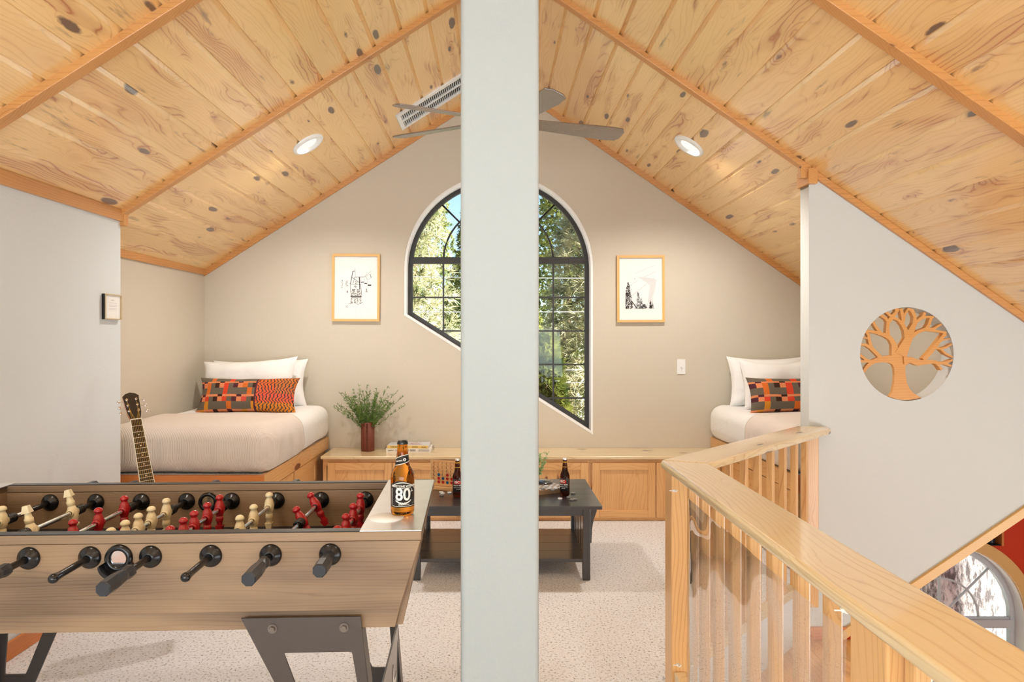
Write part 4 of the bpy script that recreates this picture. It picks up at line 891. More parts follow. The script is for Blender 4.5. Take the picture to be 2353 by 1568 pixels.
def bottle(name, loc, H, D, glass, label, rz=0, kind=0):
    o = empty(name, loc, R(rz)); tag(o, label, 'bottle'); r = D/2
    pf = [(.0001, .004), (r*.75, .0), (r*.95, .004), (r, .012), (r, .50*H), (r*.97, .55*H), (r*.83, .605*H), (r*.64, .655*H), (r*.56, .71*H), (r*.48, .82*H), (r*.42, .94*H), (r*.44, .945*H), (r*.44, .965*H), (r*.38, .97*H), (r*.38, .985*H), (.0001, .985*H)]
    mb = MB(); mb.lathe(pf, n=40); mb.build('glass_body', M[glass], o)
    mb = MB(); mb.lathe([(r*.46, .955*H), (r*.47, .962*H), (r*.43, .985*H), (r*.40, 1.0*H), (.0001, 1.003*H)], n=21); mb.build('crown_cap', M['capb'] if kind == 0 else M['silver'], o)
    return o, r
def wrap_strip(o, r, z0f, z1f, a0, a1, mat, name, n=24, off=.0004, thick=.0006):
    vs = []; fs = []
    for i in range(n+1):
        a = R(a0+(a1-a0)*i/n); t = i/n
        for oo in (off, off+thick):
            ra = (r(z0f(t)) if callable(r) else r)+oo; rb = (r(z1f(t)) if callable(r) else r)+oo
            vs += [(ra*math.sin(a), -ra*math.cos(a), z0f(t)), (rb*math.sin(a), -rb*math.cos(a), z1f(t))]
    for i in range(n):
        b = 4*i; fs += [(b+2, b+6, b+7, b+3), (b, b+1, b+5, b+4), (b+1, b+3, b+7, b+5), (b, b+4, b+6, b+2)]
    fs += [(0, 2, 3, 1), (4*n, 4*n+1, 4*n+3, 4*n+2)]
    mb = MB(); mb.add(vs, fs, 0, True); return mb.build(name, mat, o)
def wrap_text(o, txt, size, r, z, ang, mat, name='lettering', rot=0, sx=1, bold=True):
    me = text_mesh(txt, size, .0003, bold=bold, sx=sx)
    if rot: me.transform(Matrix.Rotation(R(rot), 4, 'Z'))
    for v_ in me.vertices:
        a = v_.co.x/r+R(ang); rr_ = r+.0014+v_.co.z; v_.co = Vector((rr_*math.sin(a), -rr_*math.cos(a), z+v_.co.y))
    me.materials.clear(); me.materials.append(mat); ob = bpy.data.objects.new(name, me); COL.objects.link(ob); ob.parent = o; return ob
def root_beer(loc, rz, label):
    o, r = bottle('soda_bottle', loc, .243, .063, 'brownglass', label, rz, 1); o['group'] = 'dark soda bottles on the coffee table'
    l_ = wrap_strip(o, r, lambda t: .035, lambda t: .115, -75, 75, M['lbl'], 'label')
    wrap_strip(l_, r+.001, lambda t: .083, lambda t: .108-.012*abs(t-.5), -50, 34, M['lblr'], 'red_banner')
    wrap_text(l_, 'ROOT BEER', .011, r+.001, .076, 0, M['lblw']); wrap_text(l_, 'IBC', .022, r+.0012, .096, -10, M['lblw'])
    wrap_text(l_, 'MADE WITH SUGAR', .006, r+.001, .062, 0, M['lblw']); wrap_text(l_, '12 FL OZ', .006, r+.001, .052, 0, M['lblw'])
    wrap_strip(o, r*.44, lambda t: .214, lambda t: .222, -180, 180, M['gold'], 'neck_foil', 30, .002); wrap_strip(o, r*.49, lambda t: .186, lambda t: .190, -180, 180, M['gold'], 'neck_band', 30, .0015)
    return o
def kpt(x, y, z=ZK): Y = (HC-z)*F/(y-CY); return ((x-CX)/F*Y, Y, z)
root_beer(kpt(1298, 1139), -25, 'dark root beer bottle on the coffee table beside the checkers board')
root_beer(kpt(1051, 1141), 10, 'dark root beer bottle beside the four in a row game')
# four in a row
g = empty('four_in_a_row_game', kpt(992, 1123), -R(20)); tag(g, 'upright wooden four in a row game with red and blue discs on the coffee table', 'board game')
cw, rwz, n_c, n_r = .0315, .0247, 7, 6; W_ = cw*n_c+.02; H_ = rwz*n_r+.02; zb = .026
holes = [circle(.01+cw*(c_+.5), zb+.012+rwz*(r_+.5), .0108, 24) for c_ in range(n_c) for r_ in range(n_r)]
for yy in (-.008, .008): shape('face_panel', [[(0, zb), (W_, zb), (W_, zb+H_), (0, zb+H_)]]+holes, .005, M['pine'], Matrix.Translation((0, yy, 0)) @ XZ, g)
mb = MB(); mb.box(-.004, 0, -.011, .011, zb, zb+H_+.002); mb.box(W_, W_+.004, -.011, .011, zb, zb+H_+.002); mb.build('side_strip', M['rail'], g)
mb = MB(); mb.box(-.012, W_+.012, -.03, .03, 0, .022, axis=0); mb.build('base', M['pine'], g, bevel=.002)
for c_, r_, k_ in ((1, 0, 'r'), (2, 0, 'r'), (3, 0, 'b'), (4, 0, 'r'), (1, 1, 'r'), (2, 1, 'b'), (3, 1, 'r'), (4, 1, 'r'), (1, 2, 'b'), (3, 2, 'r')):
    ctr = Vector((.01+cw*(c_+.5), 0, zb+.012+rwz*(r_+.5))); mb = MB(); mb.cyl((ctr.x, -.0045, ctr.z), (ctr.x, .0045, ctr.z), .0122, n=24)
    dd = mb.build('game_disc', M['discred' if k_ == 'r' else 'discblue']); dd.matrix_world = Matrix.Translation(g.location) @ Matrix.Rotation(-R(20), 4, 'Z')
    nm = {'r': 'red', 'b': 'blue'}[k_]; col_n = ['first', 'second', 'third', 'fourth', 'fifth'][c_]; rn = ['bottom', 'second', 'third'][r_]
    tag(dd, '%s disc in the %s column and %s row up of the upright game' % (nm, col_n, rn), 'game disc', 'discs slotted in the upright game')
def checker(x, y, mat, label, z=ZK, r=.0145, t=.008):
    p = kpt(x, y, z); mb = MB(); mb.lathe([(.0001, 0), (r, 0), (r, t), (r*.78, t), (r*.74, t-.0015), (.0001, t-.0015)], n=24)
    o = mb.build('checker_piece', M[mat]); o.location = p; tag(o, label, 'checker', 'checkers pieces on the coffee table'); return o
bd = empty('checkers_board', kpt(1262, 1128), R(28)); tag(bd, 'thick brown wooden games box on the coffee table near the right bottle', 'game board')
mb = MB(); mb.box(-.13, .085, -.085, .085, .0, .032, axis=0); mb.build('box', M['foos'], bd, bevel=.002)
mb = MB()
for i in range(8):
    for j in range(7):
        if (i+j) % 2 == 0: mb.box(-.12+i*.025, -.12+(i+1)*.025, -.08+j*.023, -.08+(j+1)*.023, .032, .0326)
mb.build('board_squares', M['checkerw'], bd)
mb = MB(); mb.tube([(.086, -.02, .016), (.095, -.01, .012), (.095, .01, .012), (.086, .02, .016)], .003, 6); mb.build('clasp', M['silver'], bd)
dirs = [(1255, 1119, 'checkerw', 'pale checker on the games box nearest its far edge'), (1247, 1125, 'checker', 'grey checker at the left end of the games box'), (1263, 1124, 'checkerw', 'pale checker in the middle of the games box'),
        (1270, 1128, 'checker', 'grey checker near the front corner of the games box'), (1277, 1124, 'checkerw', 'pale checker toward the right of the games box'), (1289, 1123, 'checkerw', 'pale checker at the right end of the games box next to the bottle')]
for x, y, m_, l_ in dirs: checker(x, y, m_, l_, ZK+.0328)
for x, y, m_, l_ in [(1287, 1148, 'checkerw', 'checker lying in front of the games box corner'), (1317, 1135, 'checker', 'checker lying alone right of the root beer bottle'), (1307, 1145, 'checker', 'checker at the left of the loose cluster on the table'), (1314, 1150, 'checker', 'checker at the front of the loose cluster on the table'), (1321, 1149, 'checker', 'checker at the right of the loose cluster on the table'),
                     (1014, 1133, 'checkerw', 'pale disc farthest of the three in front of the upright game'), (1017, 1136, 'checkerw', 'pale disc in the middle of the three in front of the upright game'), (1015, 1140, 'checker', 'dark edged disc nearest of the three in front of the upright game'), (1033, 1134, 'checkerw', 'pale disc lying alone beside the left root beer bottle')]: checker(x, y, m_, l_)
p = kpt(1243, 1120); ds = empty('lidded_dish', p); tag(ds, 'low black glazed lidded dish on the coffee table behind the games box', 'dish')
mb = MB(); mb.lathe([(.0001, 0), (.05, .0), (.062, .008), (.078, .028), (.082, .034)], n=40); mb.build('bowl', M['iron'], ds)
mb = MB(); mb.lathe([(.083, .034), (.080, .042), (.06, .048), (.0001, .050)], n=40); mb.build('lid', M['iron'], ds)
mb = MB(); mb.tube([(.03, -.02, .05), (.035, -.01, .056), (.045, .012, .052)], .003, 6); mb.tube([(-.03, -.02, .05), (-.02, 0, .056), (-.01, .02, .052)], .003, 6); mb.build('lid_handle', M['chrome'], ds)
pp = kpt(1222, 1120)
po = empty('plant_pot', pp); tag(po, 'small pale pot on the coffee table mostly behind the column', 'plant pot')
mb = MB(); mb.lathe([(.0001, 0), (.038, 0), (.045, .01), (.05, .075), (.046, .075), (.044, .06), (.0001, .058)], n=32); mb.build('ceramic_body', M['pot'], po)
spray('potted_plant', (pp[0], pp[1], ZK+.10), 34, .04, .19, .12, .006, 'bushy pale green plant in the pot beside the column', 'plant', 11, 'leaf2', .8)

# ------------------------------------------------------------------ foosball table
FA = R(2.2)
ft = empty('foosball_table', (-.470+.006, 1.85, 0), FA); tag(ft, 'long wood veneer foosball table on grey steel legs in the foreground', 'foosball table')
# local frame: x along the table (0 at the rightmost rod), y towards the rear; outer front face y=0
ZTT = .951; SP = .165; D_ = .655; xl_, xr_ = -1.31, .085      # inside ends of the playfield
XE, XW = .255, -1.50
for y0_, y1_ in ((0, .032), (D_-.032, D_)):
    mb = MB(); mb.hexa([(XW+.03, y0_, .73), (XE-.062, y0_, .73), (XE-.062, y1_, .73), (XW+.03, y1_, .73), (XW, y0_, ZTT-.026), (XE-.002, y0_, ZTT-.026), (XE-.002, y1_, ZTT-.026), (XW, y1_, ZTT-.026)], 0)
    mb.build('side_panel', M['foos'], ft, bevel=.002)
for y0_, y1_ in ((-.003, .032), (D_-.032, D_+.003)): mb = MB(); mb.box(XW-.004, XE, y0_, y1_, ZTT-.0245, ZTT, axis=0); mb.build('top_trim_board', M['foos'], ft, bevel=.002)
for y0_, y1_ in ((.013, .030), (D_-.030, D_-.013)):
    mb = MB(); mb.hexa([(XW+.05, y0_, .675), (XE-.075, y0_, .675), (XE-.075, y1_, .675), (XW+.05, y1_, .675), (XW+.03, y0_, .7295), (XE-.062, y0_, .7295), (XE-.062, y1_, .7295), (XW+.03, y1_, .7295)], 0)
    mb.build('lower_skirt', M['foos'], ft, bevel=.002)
mb = MB()
mb.hexa([(XE-.075, .03, .675), (XE-.055, .03, .675), (XE-.055, D_-.03, .675), (XE-.075, D_-.03, .675), (XE-.024, .03, ZTT-.02), (XE-.002, .03, ZTT-.02), (XE-.002, D_-.03, ZTT-.02), (XE-.024, D_-.03, ZTT-.02)], 1)
mb.build('end_panel', M['foos'], ft, bevel=.002); mb = MB()
mb.hexa([(XW+.05, .03, .675), (XW+.07, .03, .675), (XW+.07, D_-.03, .675), (XW+.05, D_-.03, .675), (XW, .03, ZTT-.02), (XW+.02, .03, ZTT-.02), (XW+.02, D_-.03, ZTT-.02), (XW, D_-.03, ZTT-.02)], 1)
mb.build('end_panel', M['foos'], ft, bevel=.002); mb = MB()
mb.box(xr_, xr_+.02, .032, D_-.032, .78, ZTT-.004, axis=1); mb.build('inner_end', M['foos'], ft, bevel=.002); mb = MB(); mb.box(xl_-.02, xl_, .032, D_-.032, .78, ZTT-.004, axis=1)
mb.build('inner_end', M['foos'], ft, bevel=.002)
for x0_, x1_ in ((xr_-.003, XE+.001), (XW-.002, xl_+.003)):
    mb = MB(); mb.box(x0_, x1_, -.002, D_+.002, ZTT+.0005, ZTT+.004); mb.build('end_deck', M['silver'], ft, bevel=.001)
mb = MB(); mb.box(xr_-.001, XE-.002, .033, D_-.033, ZTT-.02, ZTT); mb.build('deck_board', M['leg'], ft); mb = MB(); mb.box(XW+.003, xl_, .033, D_-.033, ZTT-.02, ZTT); mb.build('deck_board', M['leg'], ft)
mb = MB(); mb.box(xl_, xr_-.004, -.001, .030, ZTT+.0003, ZTT+.003); mb.build('rail_cap', M['grip'], ft, bevel=.0008); mb = MB(); mb.box(xl_, xr_-.004, D_-.030, D_+.001, ZTT+.0003, ZTT+.003); mb.build('rail_cap', M['grip'], ft, bevel=.0008)
mb = MB(); mb.box(xl_, xr_, .032, D_-.032, .775, .792); mb.build('playfield', M['field'], ft)
mb = MB()
mb.box(-.575, -.570, .033, D_-.033, .7921, .7926); mb.build('centre_line', M['white'], ft)
ZRD = .889
def flange(mb, x, y, s):
    T = Matrix.Translation((x, y, ZRD)) @ Matrix.Rotation(R(90)*s, 4, 'X')
    mb.lathe([(.031, 0), (.031, .004), (.027, .010), (.018, .015), (.0135, .020), (.0085, .020), (.0085, .004)], n=28, T=T)
for k in range(8):
    mb = MB(); flange(mb, -k*SP, 0, 1)
    for dx_ in (-.021, .021): mb.cyl((-k*SP+dx_, -.010, ZRD-.006), (-k*SP+dx_, -.0125, ZRD-.006), .0035, n=8)
    mb.build('rod_bearing', M['black'], ft)
    mb = MB(); flange(mb, -k*SP, D_-.032, 1); mb.build('rod_bearing', M['black'], ft)
def player_mesh():
    mb = MB(); s_ = 1.12
    pf = [(.0001, .047), (.007, .0455), (.0115, .042), (.0135, .037), (.013, .034), (.0095, .032), (.0095, .027), (.0125, .022), (.0155, .012), (.0165, 0), (.0150, -.010), (.0115, -.019), (.0100, -.021), (.0118, -.022), (.0128, -.035), (.0105, -.037), (.0085, -.051), (.0085, -.052)]
    mb.lathe([(r_*s_, z_*s_) for r_, z_ in pf][::-1], n=20, sx=.92, sy=1.0)
    w0, w1 = .0105*s_, .0075*s_
    mb.hexa([(-w1, -w1*.8, -.072*s_), (w1, -w1*.8, -.072*s_), (w1, w1*.8, -.072*s_), (-w1, w1*.8, -.072*s_), (-w0*1.1, -w0, -.051*s_), (w0*1.1, -w0, -.051*s_), (w0*1.1, w0, -.051*s_), (-w0*1.1, w0, -.051*s_)])
    mb.lathe([(.0125, .0), (.0135, .019), (.0095, .0195)], n=16, T=Matrix.Rotation(R(90), 4, 'X')); mb.lathe([(.0125, .0), (.0135, .019), (.0095, .0195)], n=16, T=Matrix.Rotation(R(-90), 4, 'X'))
    return mb
pm = {}
def player(c, parent, x, y, tilt):
    if c not in pm:
        o = player_mesh().build('player_figure', M[c]); pm[c] = o; 
    else:
        o = pm[c].copy(); COL.objects.link(o)
    o.parent = parent; o.location = (x, y, ZRD); o.rotation_euler = (0, R(tilt), 0)
    o['label'] = 'red player' if c == 'redp' else 'cream player'
# rods: (colour, tilt, world depths of the players, front end type, front reach)
rods = [('redp', 0, [2.36, 2.215, 2.085, 1.95], 'h', 1.715), ('redp', -28, [2.387, 2.19], 'h', 1.655), ('whitep', 0, [2.37, 2.20, 2.067], 't', 1.663), ('redp', 0, [2.335, 2.226, 2.119, 2.04, 1.95], 'h', 1.59),
        ('whitep', 0, [2.283, 2.175, 2.09, 2.01, 1.93], 't', 1.653), ('redp', 0, [2.32, 2.158, 2.02], 'h', 1.60), ('whitep', 168, [2.292, 2.076], 't', 1.66), ('whitep', 0, [2.178, 2.04, 1.93], 't', 1.65)]
for k, (c, tilt, ys, end, reach) in enumerate(rods):
    x = -k*SP; dy = k*SP*math.sin(FA)                       # rods further left stand a little nearer
    toL = lambda Y: (Y-1.85+dy)
    ye = toL(reach) if k < 6 else -.20
    rear = D_+.20 if end == 't' else D_+.14
    mb = MB(); mb.cyl((x, ye+.02, ZRD), (x, rear, ZRD), .0078, n=16); rod = mb.build('rod', M['chrome'], ft)
    mb = MB(); mb.cyl((x, ye+.01, ZRD), (x, -.012, ZRD), .0092, n=16); mb.build('sleeve', M['black'], rod); mb = MB(); mb.cyl((x, D_-.032-.105, ZRD), (x, D_-.05, ZRD), .0092, n=16); mb.build('sleeve', M['black'], rod)
    fl = [toL(Y) for Y in ys]
    for yy in fl: player(c, rod, x, yy, tilt)
    def rings(mb, yc):
        for q_ in range(4): mb.lathe([(.0092, -.004), (.0165, -.003), (.0165, .003), (.0092, .004)], n=20, T=Matrix.Translation((x, yc+q_*.0085, ZRD)) @ Matrix.Rotation(R(90), 4, 'X'))
    mb = MB(); rings(mb, max(fl)+.026); mb.build('stopper', M['black'], rod); mb = MB(); rings(mb, min(fl)-.05); mb.build('stopper', M['black'], rod)
    def handle(y_tip, s_):
        T = Matrix.Translation((x, y_tip, ZRD)) @ Matrix.Rotation(R(-90)*s_, 4, 'X') @ Matrix.Rotation(R(22.5), 4, 'Z')
        mb = MB(); mb.lathe([(.0001, 0), (.017, .0), (.0195, .004), (.0205, .05), (.0175, .085), (.0145, .10), (.0175, .118), (.0175, .130), (.010, .136)], n=8, T=T, smooth=False); mb.build('handle_grip', M['grip'], rod)
    def tip(y_tip, s_):
        mb = MB(); mb.sphere((x, y_tip+s_*.011, ZRD), .0125, 16, 10); mb.cyl((x, y_tip+s_*.012, ZRD), (x, y_tip+s_*.035, ZRD), .0115, .0095, n=16); mb.build('end_tip', M['black'] if s_ > 0 else M['chrome'], rod)
    if end == 'h': handle(ye, 1); tip(rear+.01, -1)
    else: tip(ye, 1); handle(D_+.26, -1)
# ball entry
bxl = -3.52*SP
mb = MB(); T = Matrix.Translation((bxl, -.002, .886)) @ Matrix.Rotation(R(90), 4, 'X'); mb.lathe([(.022, -.02), (.0225, .006), (.028, .010), (.036, .007), (.038, 0), (.038, -.002)], n=40, T=T)
cup = [(bxl+.041*math.cos(a), .872+.036*math.sin(a)) for a in [math.pi+i*math.pi/16 for i in range(17)]]+[(bxl+.036*math.cos(a), .876+.030*math.sin(a)) for a in [2*math.pi-i*math.pi/16 for i in range(17)]]
mb.prism(cup, -.034, -.003, 'XZ'); mb.prism([(bxl+.040*math.cos(a), .872+.035*math.sin(a)) for a in [math.pi+i*math.pi/16 for i in range(17)]], -.008, -.003, 'XZ'); mb.build('ball_entry', M['black'], ft)
mb = MB(); mb.cyl((bxl, -.003, .886), (bxl, -.001, .886), .0225, n=28); mb.build('ball_entry_liner', M['chrome'], ft)
mb = MB(); T = Matrix.Translation((bxl, D_-.033, .886)) @ Matrix.Rotation(R(90), 4, 'X'); mb.lathe([(.022, 0), (.0225, .006), (.028, .010), (.034, .007), (.036, 0)], n=40, T=T); mb.build('ball_entry', M['black'], ft)
mb = MB(); mb.cyl((bxl, D_-.0355, .886), (bxl, D_-.0325, .886), .0225, n=28); mb.build('ball_entry_liner', M['chrome'], ft)
# legs
def leg(sx_, rear, name):
    # outline of the front plate relative to the right end, mirrored for the left
    X = lambda x: x if sx_ > 0 else (XE+XW)-x
    outer = [(-.245, .715), (.086, .715), (.106, .52), (.150, .0), (.075, .0), (-.145, .52)]
    hole = [(-.128, .617), (.062, .617), (.078, .52), (.098, .24), (.020, .24), (-.092, .52)]
    rnd_ = lambda pts: sum(([(p[0]*.93+q_[0]*.07, p[1]*.93+q_[1]*.07), (p[0]*.985+(q_[0]+o_[0])*.0075, p[1]*.985+(q_[1]+o_[1])*.0075), (p[0]*.93+o_[0]*.07, p[1]*.93+o_[1]*.07)][::-1] for p, q_, o_ in zip(pts, pts[1:]+pts[:1], pts[-1:]+pts[:-1])), [])
    y_ = -.004 if not rear else D_+.004
    pl_ = shape(name, [[(X(a), b) for a, b in outer], [(X(a), b) for a, b in rnd_(hole)]], .006, M['leg'], Matrix.Translation((0, y_, 0)) @ XZ, ft)
    mb = MB(); f_ = .055 if not rear else -.055
    for (a, b) in ((outer[1], outer[2]), (outer[2], outer[3])):
        xa_, xb_ = X(a[0]), X(b[0]); t_ = .003*sx_
        mb.hexa([(xb_-t_, y_, b[1]), (xb_+t_, y_, b[1]), (xb_+t_, y_+f_, b[1]), (xb_-t_, y_+f_, b[1]), (xa_-t_, y_, a[1]-(.04 if a[1] > .7 else 0)), (xa_+t_, y_, a[1]-(.04 if a[1] > .7 else 0)), (xa_+t_, y_+f_, a[1]-(.04 if a[1] > .7 else 0)), (xa_-t_, y_+f_, a[1]-(.04 if a[1] > .7 else 0))])
    mb.build('side_flange', M['leg'], pl_)
    mb = MB(); mb.box(X(.112)-.045, X(.112)+.045, min(y_, y_+f_), max(y_, y_+f_), 0, .012); mb.build('foot', M['black'], pl_)
    if not rear:
        for xb_ in (-.158, .040):
            mb = MB(); mb.cyl((X(xb_), y_-.006, .686), (X(xb_), y_-.003, .686), .013, n=20); mb.cyl((X(xb_), y_-.015, .686), (X(xb_), y_-.006, .686), .0085, n=6, smooth=False)
            mb.build('bolt', M['bolt'], pl_)
for s_ in (1, -1):
    leg(s_, False, 'leg'); leg(s_, True, 'leg')
# side frame of the right end with the star badge
def badge_panel(xs, sgn):
    YZ = Matrix(((0, 0, 1, 0), (1, 0, 0, 0), (0, 1, 0, 0), (0, 0, 0, 1)))
    T_ = Matrix.Translation((xs, 0, 0)) @ YZ
    b = shape('badge_panel', [[(.02, .42), (D_-.045, .42), (D_-.012, .33), (D_-.012, .20), (D_-.05, .10), (.06, .10), (.02, .18)]], .006, M['legl'], T_, ft)
    star = []
    for i in range(10):
        a = math.pi/2+i*math.pi/5; r_ = .105 if i % 2 == 0 else .044; star.append((.455+r_*math.cos(a), .245+r_*math.sin(a)))
    shape('star_emblem', [star], .003, M['silver'], Matrix.Translation((xs+.0045*sgn, 0, 0)) @ YZ, b)
badge_panel(.119, 1); badge_panel(XE+XW-.119, -1)

# beer bottle and coaster on the silver deck
zd = ZTT+.004
p = ((925-CX)/F*2.03, 2.03, zd)
bo, r = bottle('beer_bottle', p, .226, .0725, 'amber', 'amber beer bottle with a black 80 label on the silver table end', 0, 0)
l_ = wrap_strip(bo, r, lambda t: .028, lambda t: .082+.026*math.sin(math.pi*min(1, .12+t*.86))**.8, -62, 78, M['lbl'], 'front_label', 32)
for f0, f1, a0, a1 in ((lambda t: .031, lambda t: .0325, -44, 72),):
    wrap_strip(l_, r+.0008, f0, f1, a0, a1, M['lblw'], 'label_border', 24)
wrap_strip(l_, r+.0008, lambda t: .078+.024*math.sin(math.pi*min(1, .12+t*.86))**.8, lambda t: .0805+.024*math.sin(math.pi*min(1, .12+t*.86))**.8, -50, 76, M['lblw'], 'label_border', 30)
wrap_strip(l_, r+.0008, lambda t: .033, lambda t: .085, -50, -47.5, M['lblw'], 'label_border', 3)
wrap_text(l_, '80', .052, r+.001, .066, 10, M['lblw'], 'numerals', sx=.9)
wrap_text(l_, '/-', .014, r+.001, .078, 54, M['lblw'])
wrap_text(l_, 'FIRESTONE WALKER', .0085, r+.001, .0925, 14, M['lblw']); wrap_text(l_, 'BREWING COMPANY', .0045, r+.001, .0865, 14, M['lblw']); wrap_text(l_, 'BRITISH PALE ALE', .0042, r+.001, .0365, 14, M['lblw'])
mb = MB()
for s_ in (-1, 1):
    for i in range(5):
        a = R(12+s_*(3+i*7.5)); z_ = .0405+.0012*i*i*.35; rr_ = r+.0018
        c_ = Vector((rr_*math.sin(a), -rr_*math.cos(a), z_)); tg = Vector((math.cos(a), math.sin(a), 0)); d_ = (tg*s_*.7+Vector((0, 0, .7))).normalized()*.0055; e_ = (tg*-s_*.6+Vector((0, 0, .7))).normalized()*.002
        mb.add([c_-d_, c_+e_, c_+d_, c_-e_], [(0, 1, 2, 3)])
mb.build('wheat_wreath', M['lblw'], l_)
def neck(z):
    q_ = z/.226; ks_ = ((.60, .86), (.655, .64), (.71, .56), (.82, .48), (.94, .42))
    for (a_, ra_), (b_, rb_) in zip(ks_[:-1], ks_[1:]):
        if q_ <= b_: return r*(ra_+(rb_-ra_)*(q_-a_)/(b_-a_))
    return r*.42
nz0 = lambda t: .150+.014*t; nz1 = lambda t: .172+.013*math.sin(t*2.0)
nl = wrap_strip(bo, neck, nz0, nz1, -70, 85, M['lbl'], 'neck_label', 20, .0004)
wrap_strip(nl, neck, nz0, lambda t: nz0(t)+.002, -70, 85, M['lblw'], 'neck_border', 20, .0011); wrap_strip(nl, neck, lambda t: nz1(t)-.002, nz1, -70, 85, M['lblw'], 'neck_border', 20, .0011)
wrap_text(nl, 'CENTRAL', .005, neck(.166)+.001, .166, -22, M['lblw'], rot=12)
mb = MB(); za = .172
for i in range(6):
    a = R(25+9*math.cos(i*math.pi/3)); rr_ = neck(za)+.0022; c_ = Vector((rr_*math.sin(a), -rr_*math.cos(a), za+.0035*math.sin(i*math.pi/3)-.002)); mb.add([c_+Vector((-.002, 0, 0)), c_+Vector((0, 0, -.002)), c_+Vector((.002, 0, 0)), c_+Vector((0, 0, .002))], [(0, 1, 2, 3)])
mb.build('neck_emblem', M['lblw'], nl)
mb = MB(); mb.lathe([(.0001, 0), (.052, 0), (.052, .0016), (.0001, .0017)], n=48)
cs = mb.build('coaster', M['paper']); cs.location = ((888-CX)/F*1.985, 1.985, zd); cs.rotation_euler = (0, 0, 0); tag(cs, 'round white paper coaster beside the amber beer bottle', 'coaster')

# ------------------------------------------------------------------ guitar
gt = empty('acoustic_guitar', (-1.80, 3.52, .0)); tag(gt, 'acoustic guitar with dark headstock leaning behind the foosball table', 'guitar')
nut = Vector(((312.5-CX)/F*3.5, 3.5, HC-(965-CY)/F*3.5)); low = Vector(((338-CX)/F*3.38, 3.38, HC-(1108-CY)/F*3.38))
dv = (low-nut).normalized()            # direction down the neck
xax = Vector((1, .72, 0)); zax = -dv; yax = zax.cross(xax).normalized(); xax = yax.cross(zax).normalized()
G = Matrix((xax.to_4d(), yax.to_4d(), zax.to_4d(), (0, 0, 0, 1))).transposed(); G[3][3] = 1
for i in range(3): G[3][i] = 0
G = Matrix(((xax.x, yax.x, zax.x, nut.x), (xax.y, yax.y, zax.y, nut.y), (xax.z, yax.z, zax.z, nut.z), (0, 0, 0, 1))) @ Matrix.Diagonal((1.08, 1.08, 1.0, 1))
gt.location = (0, 0, 0)
gt.matrix_world = G
# local: z up the neck, -y the face of the strings
mb = MB(); mb.hexa([(-.0295, .003, -.36), (.0295, .003, -.36), (.020, .022, -.36), (-.020, .022, -.36), (-.0225, .003, 0), (.0225, .003, 0), (.016, .020, 0), (-.016, .020, 0)]); mb.build('neck', M['guitar_side'], gt, bevel=.002)
mb = MB(); mb.hexa([(-.031, -.003, -.46), (.031, -.003, -.46), (.031, .003, -.46), (-.031, .003, -.46), (-.0225, -.003, 0), (.0225, -.003, 0), (.0225, .003, 0), (-.0225, .003, 0)]); fb = mb.build('fretboard', M['ebony'], gt)
mb = MB(); mb.hexa([(-.0335, -.0032, -.46), (-.0305, -.0032, -.46), (-.0305, .003, -.46), (-.0335, .003, -.46), (-.0255, -.0032, 0), (-.022, -.0032, 0), (-.022, .003, 0), (-.0255, .003, 0)]); mb.hexa([(.0305, -.0032, -.46), (.0335, -.0032, -.46), (.0335, .003, -.46), (.0305, .003, -.46), (.0225, -.0032, 0), (.025, -.0032, 0), (.025, .003, 0), (.0225, .003, 0)]); mb.build('binding', M['ivory'], fb)
z = 0; sc_len = .65
for i in range(1, 19):
    mb = MB(); z = -(sc_len-sc_len/2**(i/12)); hw_ = .0225+.0085*(-z/.46); mb.box(-hw_, hw_, -.0045, -.003, z-.001, z+.001)
    mb.build('fret', M['ivory'], fb)
mb = MB()
for i in (3, 5, 7, 9, 12):
    z = -(sc_len-sc_len/2**((i-.5)/12)); mb.cyl((0, -.0036, z), (0, -.003, z), .003, n=12)
mb.build('position_dots', M['ivory'], fb)
mb = MB(); mb.box(-.0245, .0245, -.006, .003, 0, .005); mb.build('nut', M['ivory'], gt)
hs = [(-.0225, .005), (.0225, .005), (.031, .045), (.035, .14), (.037, .155), (.022, .172), (.0, .180), (-.022, .172), (-.037, .155), (-.035, .14), (-.031, .045)]
HT = Matrix.Translation((0, 0, .004)) @ Matrix.Rotation(R(-12), 4, 'X')
hd = shape('headstock', [hs], .016, M['guitar_side'], HT @ Matrix.Translation((0, .010, 0)) @ XZ, gt)
shape('face_veneer', [hs], .0015, M['ebony'], HT @ Matrix.Translation((0, .001, 0)) @ XZ, hd)
for s_ in (-1, 1):
    for i in range(3):
        mb = MB(); zz = .055+i*.038; xx = s_*.021
        def tp(v): return HT @ Vector(v)
        mb.cyl(tp((xx, .0, zz)), tp((xx, -.011, zz)), .0032, n=10); mb.cyl(tp((xx, -.0005, zz)), tp((xx, -.0025, zz)), .0065, n=14)
        mb.cyl(tp((s_*.030, .012, zz)), tp((s_*.052, .012, zz)), .0022, n=8)
        T = HT @ Matrix.Translation((s_*.058, .012, zz)) @ Matrix.Rotation(R(90), 4, 'Y'); mb.lathe([(.0001, -.007), (.009, -.005), (.0095, .005), (.0001, .007)], n=14, T=T, sy=.45)
        mb.build('tuning_peg', M['chrome'], hd)
bz = -.40
def bodyw(t):   # half width of the body along its length 0..1 from the top
    return .145*math.sin(math.pi*min(1, max(0, t))**.9)**.5*(1-.0)+.05*math.exp(-((t-.70)/.22)**2)-.042*math.exp(-((t-.40)/.09)**2)
pr_ = [(bodyw(i/40), bz-.49*i/40) for i in range(41)]; out_ = pr_+[(-a, b) for a, b in pr_[::-1][1:-1]]
bdy = shape('body', [out_], .095, M['guitar_side'], Matrix.Translation((0, .0525, 0)) @ XZ, gt)
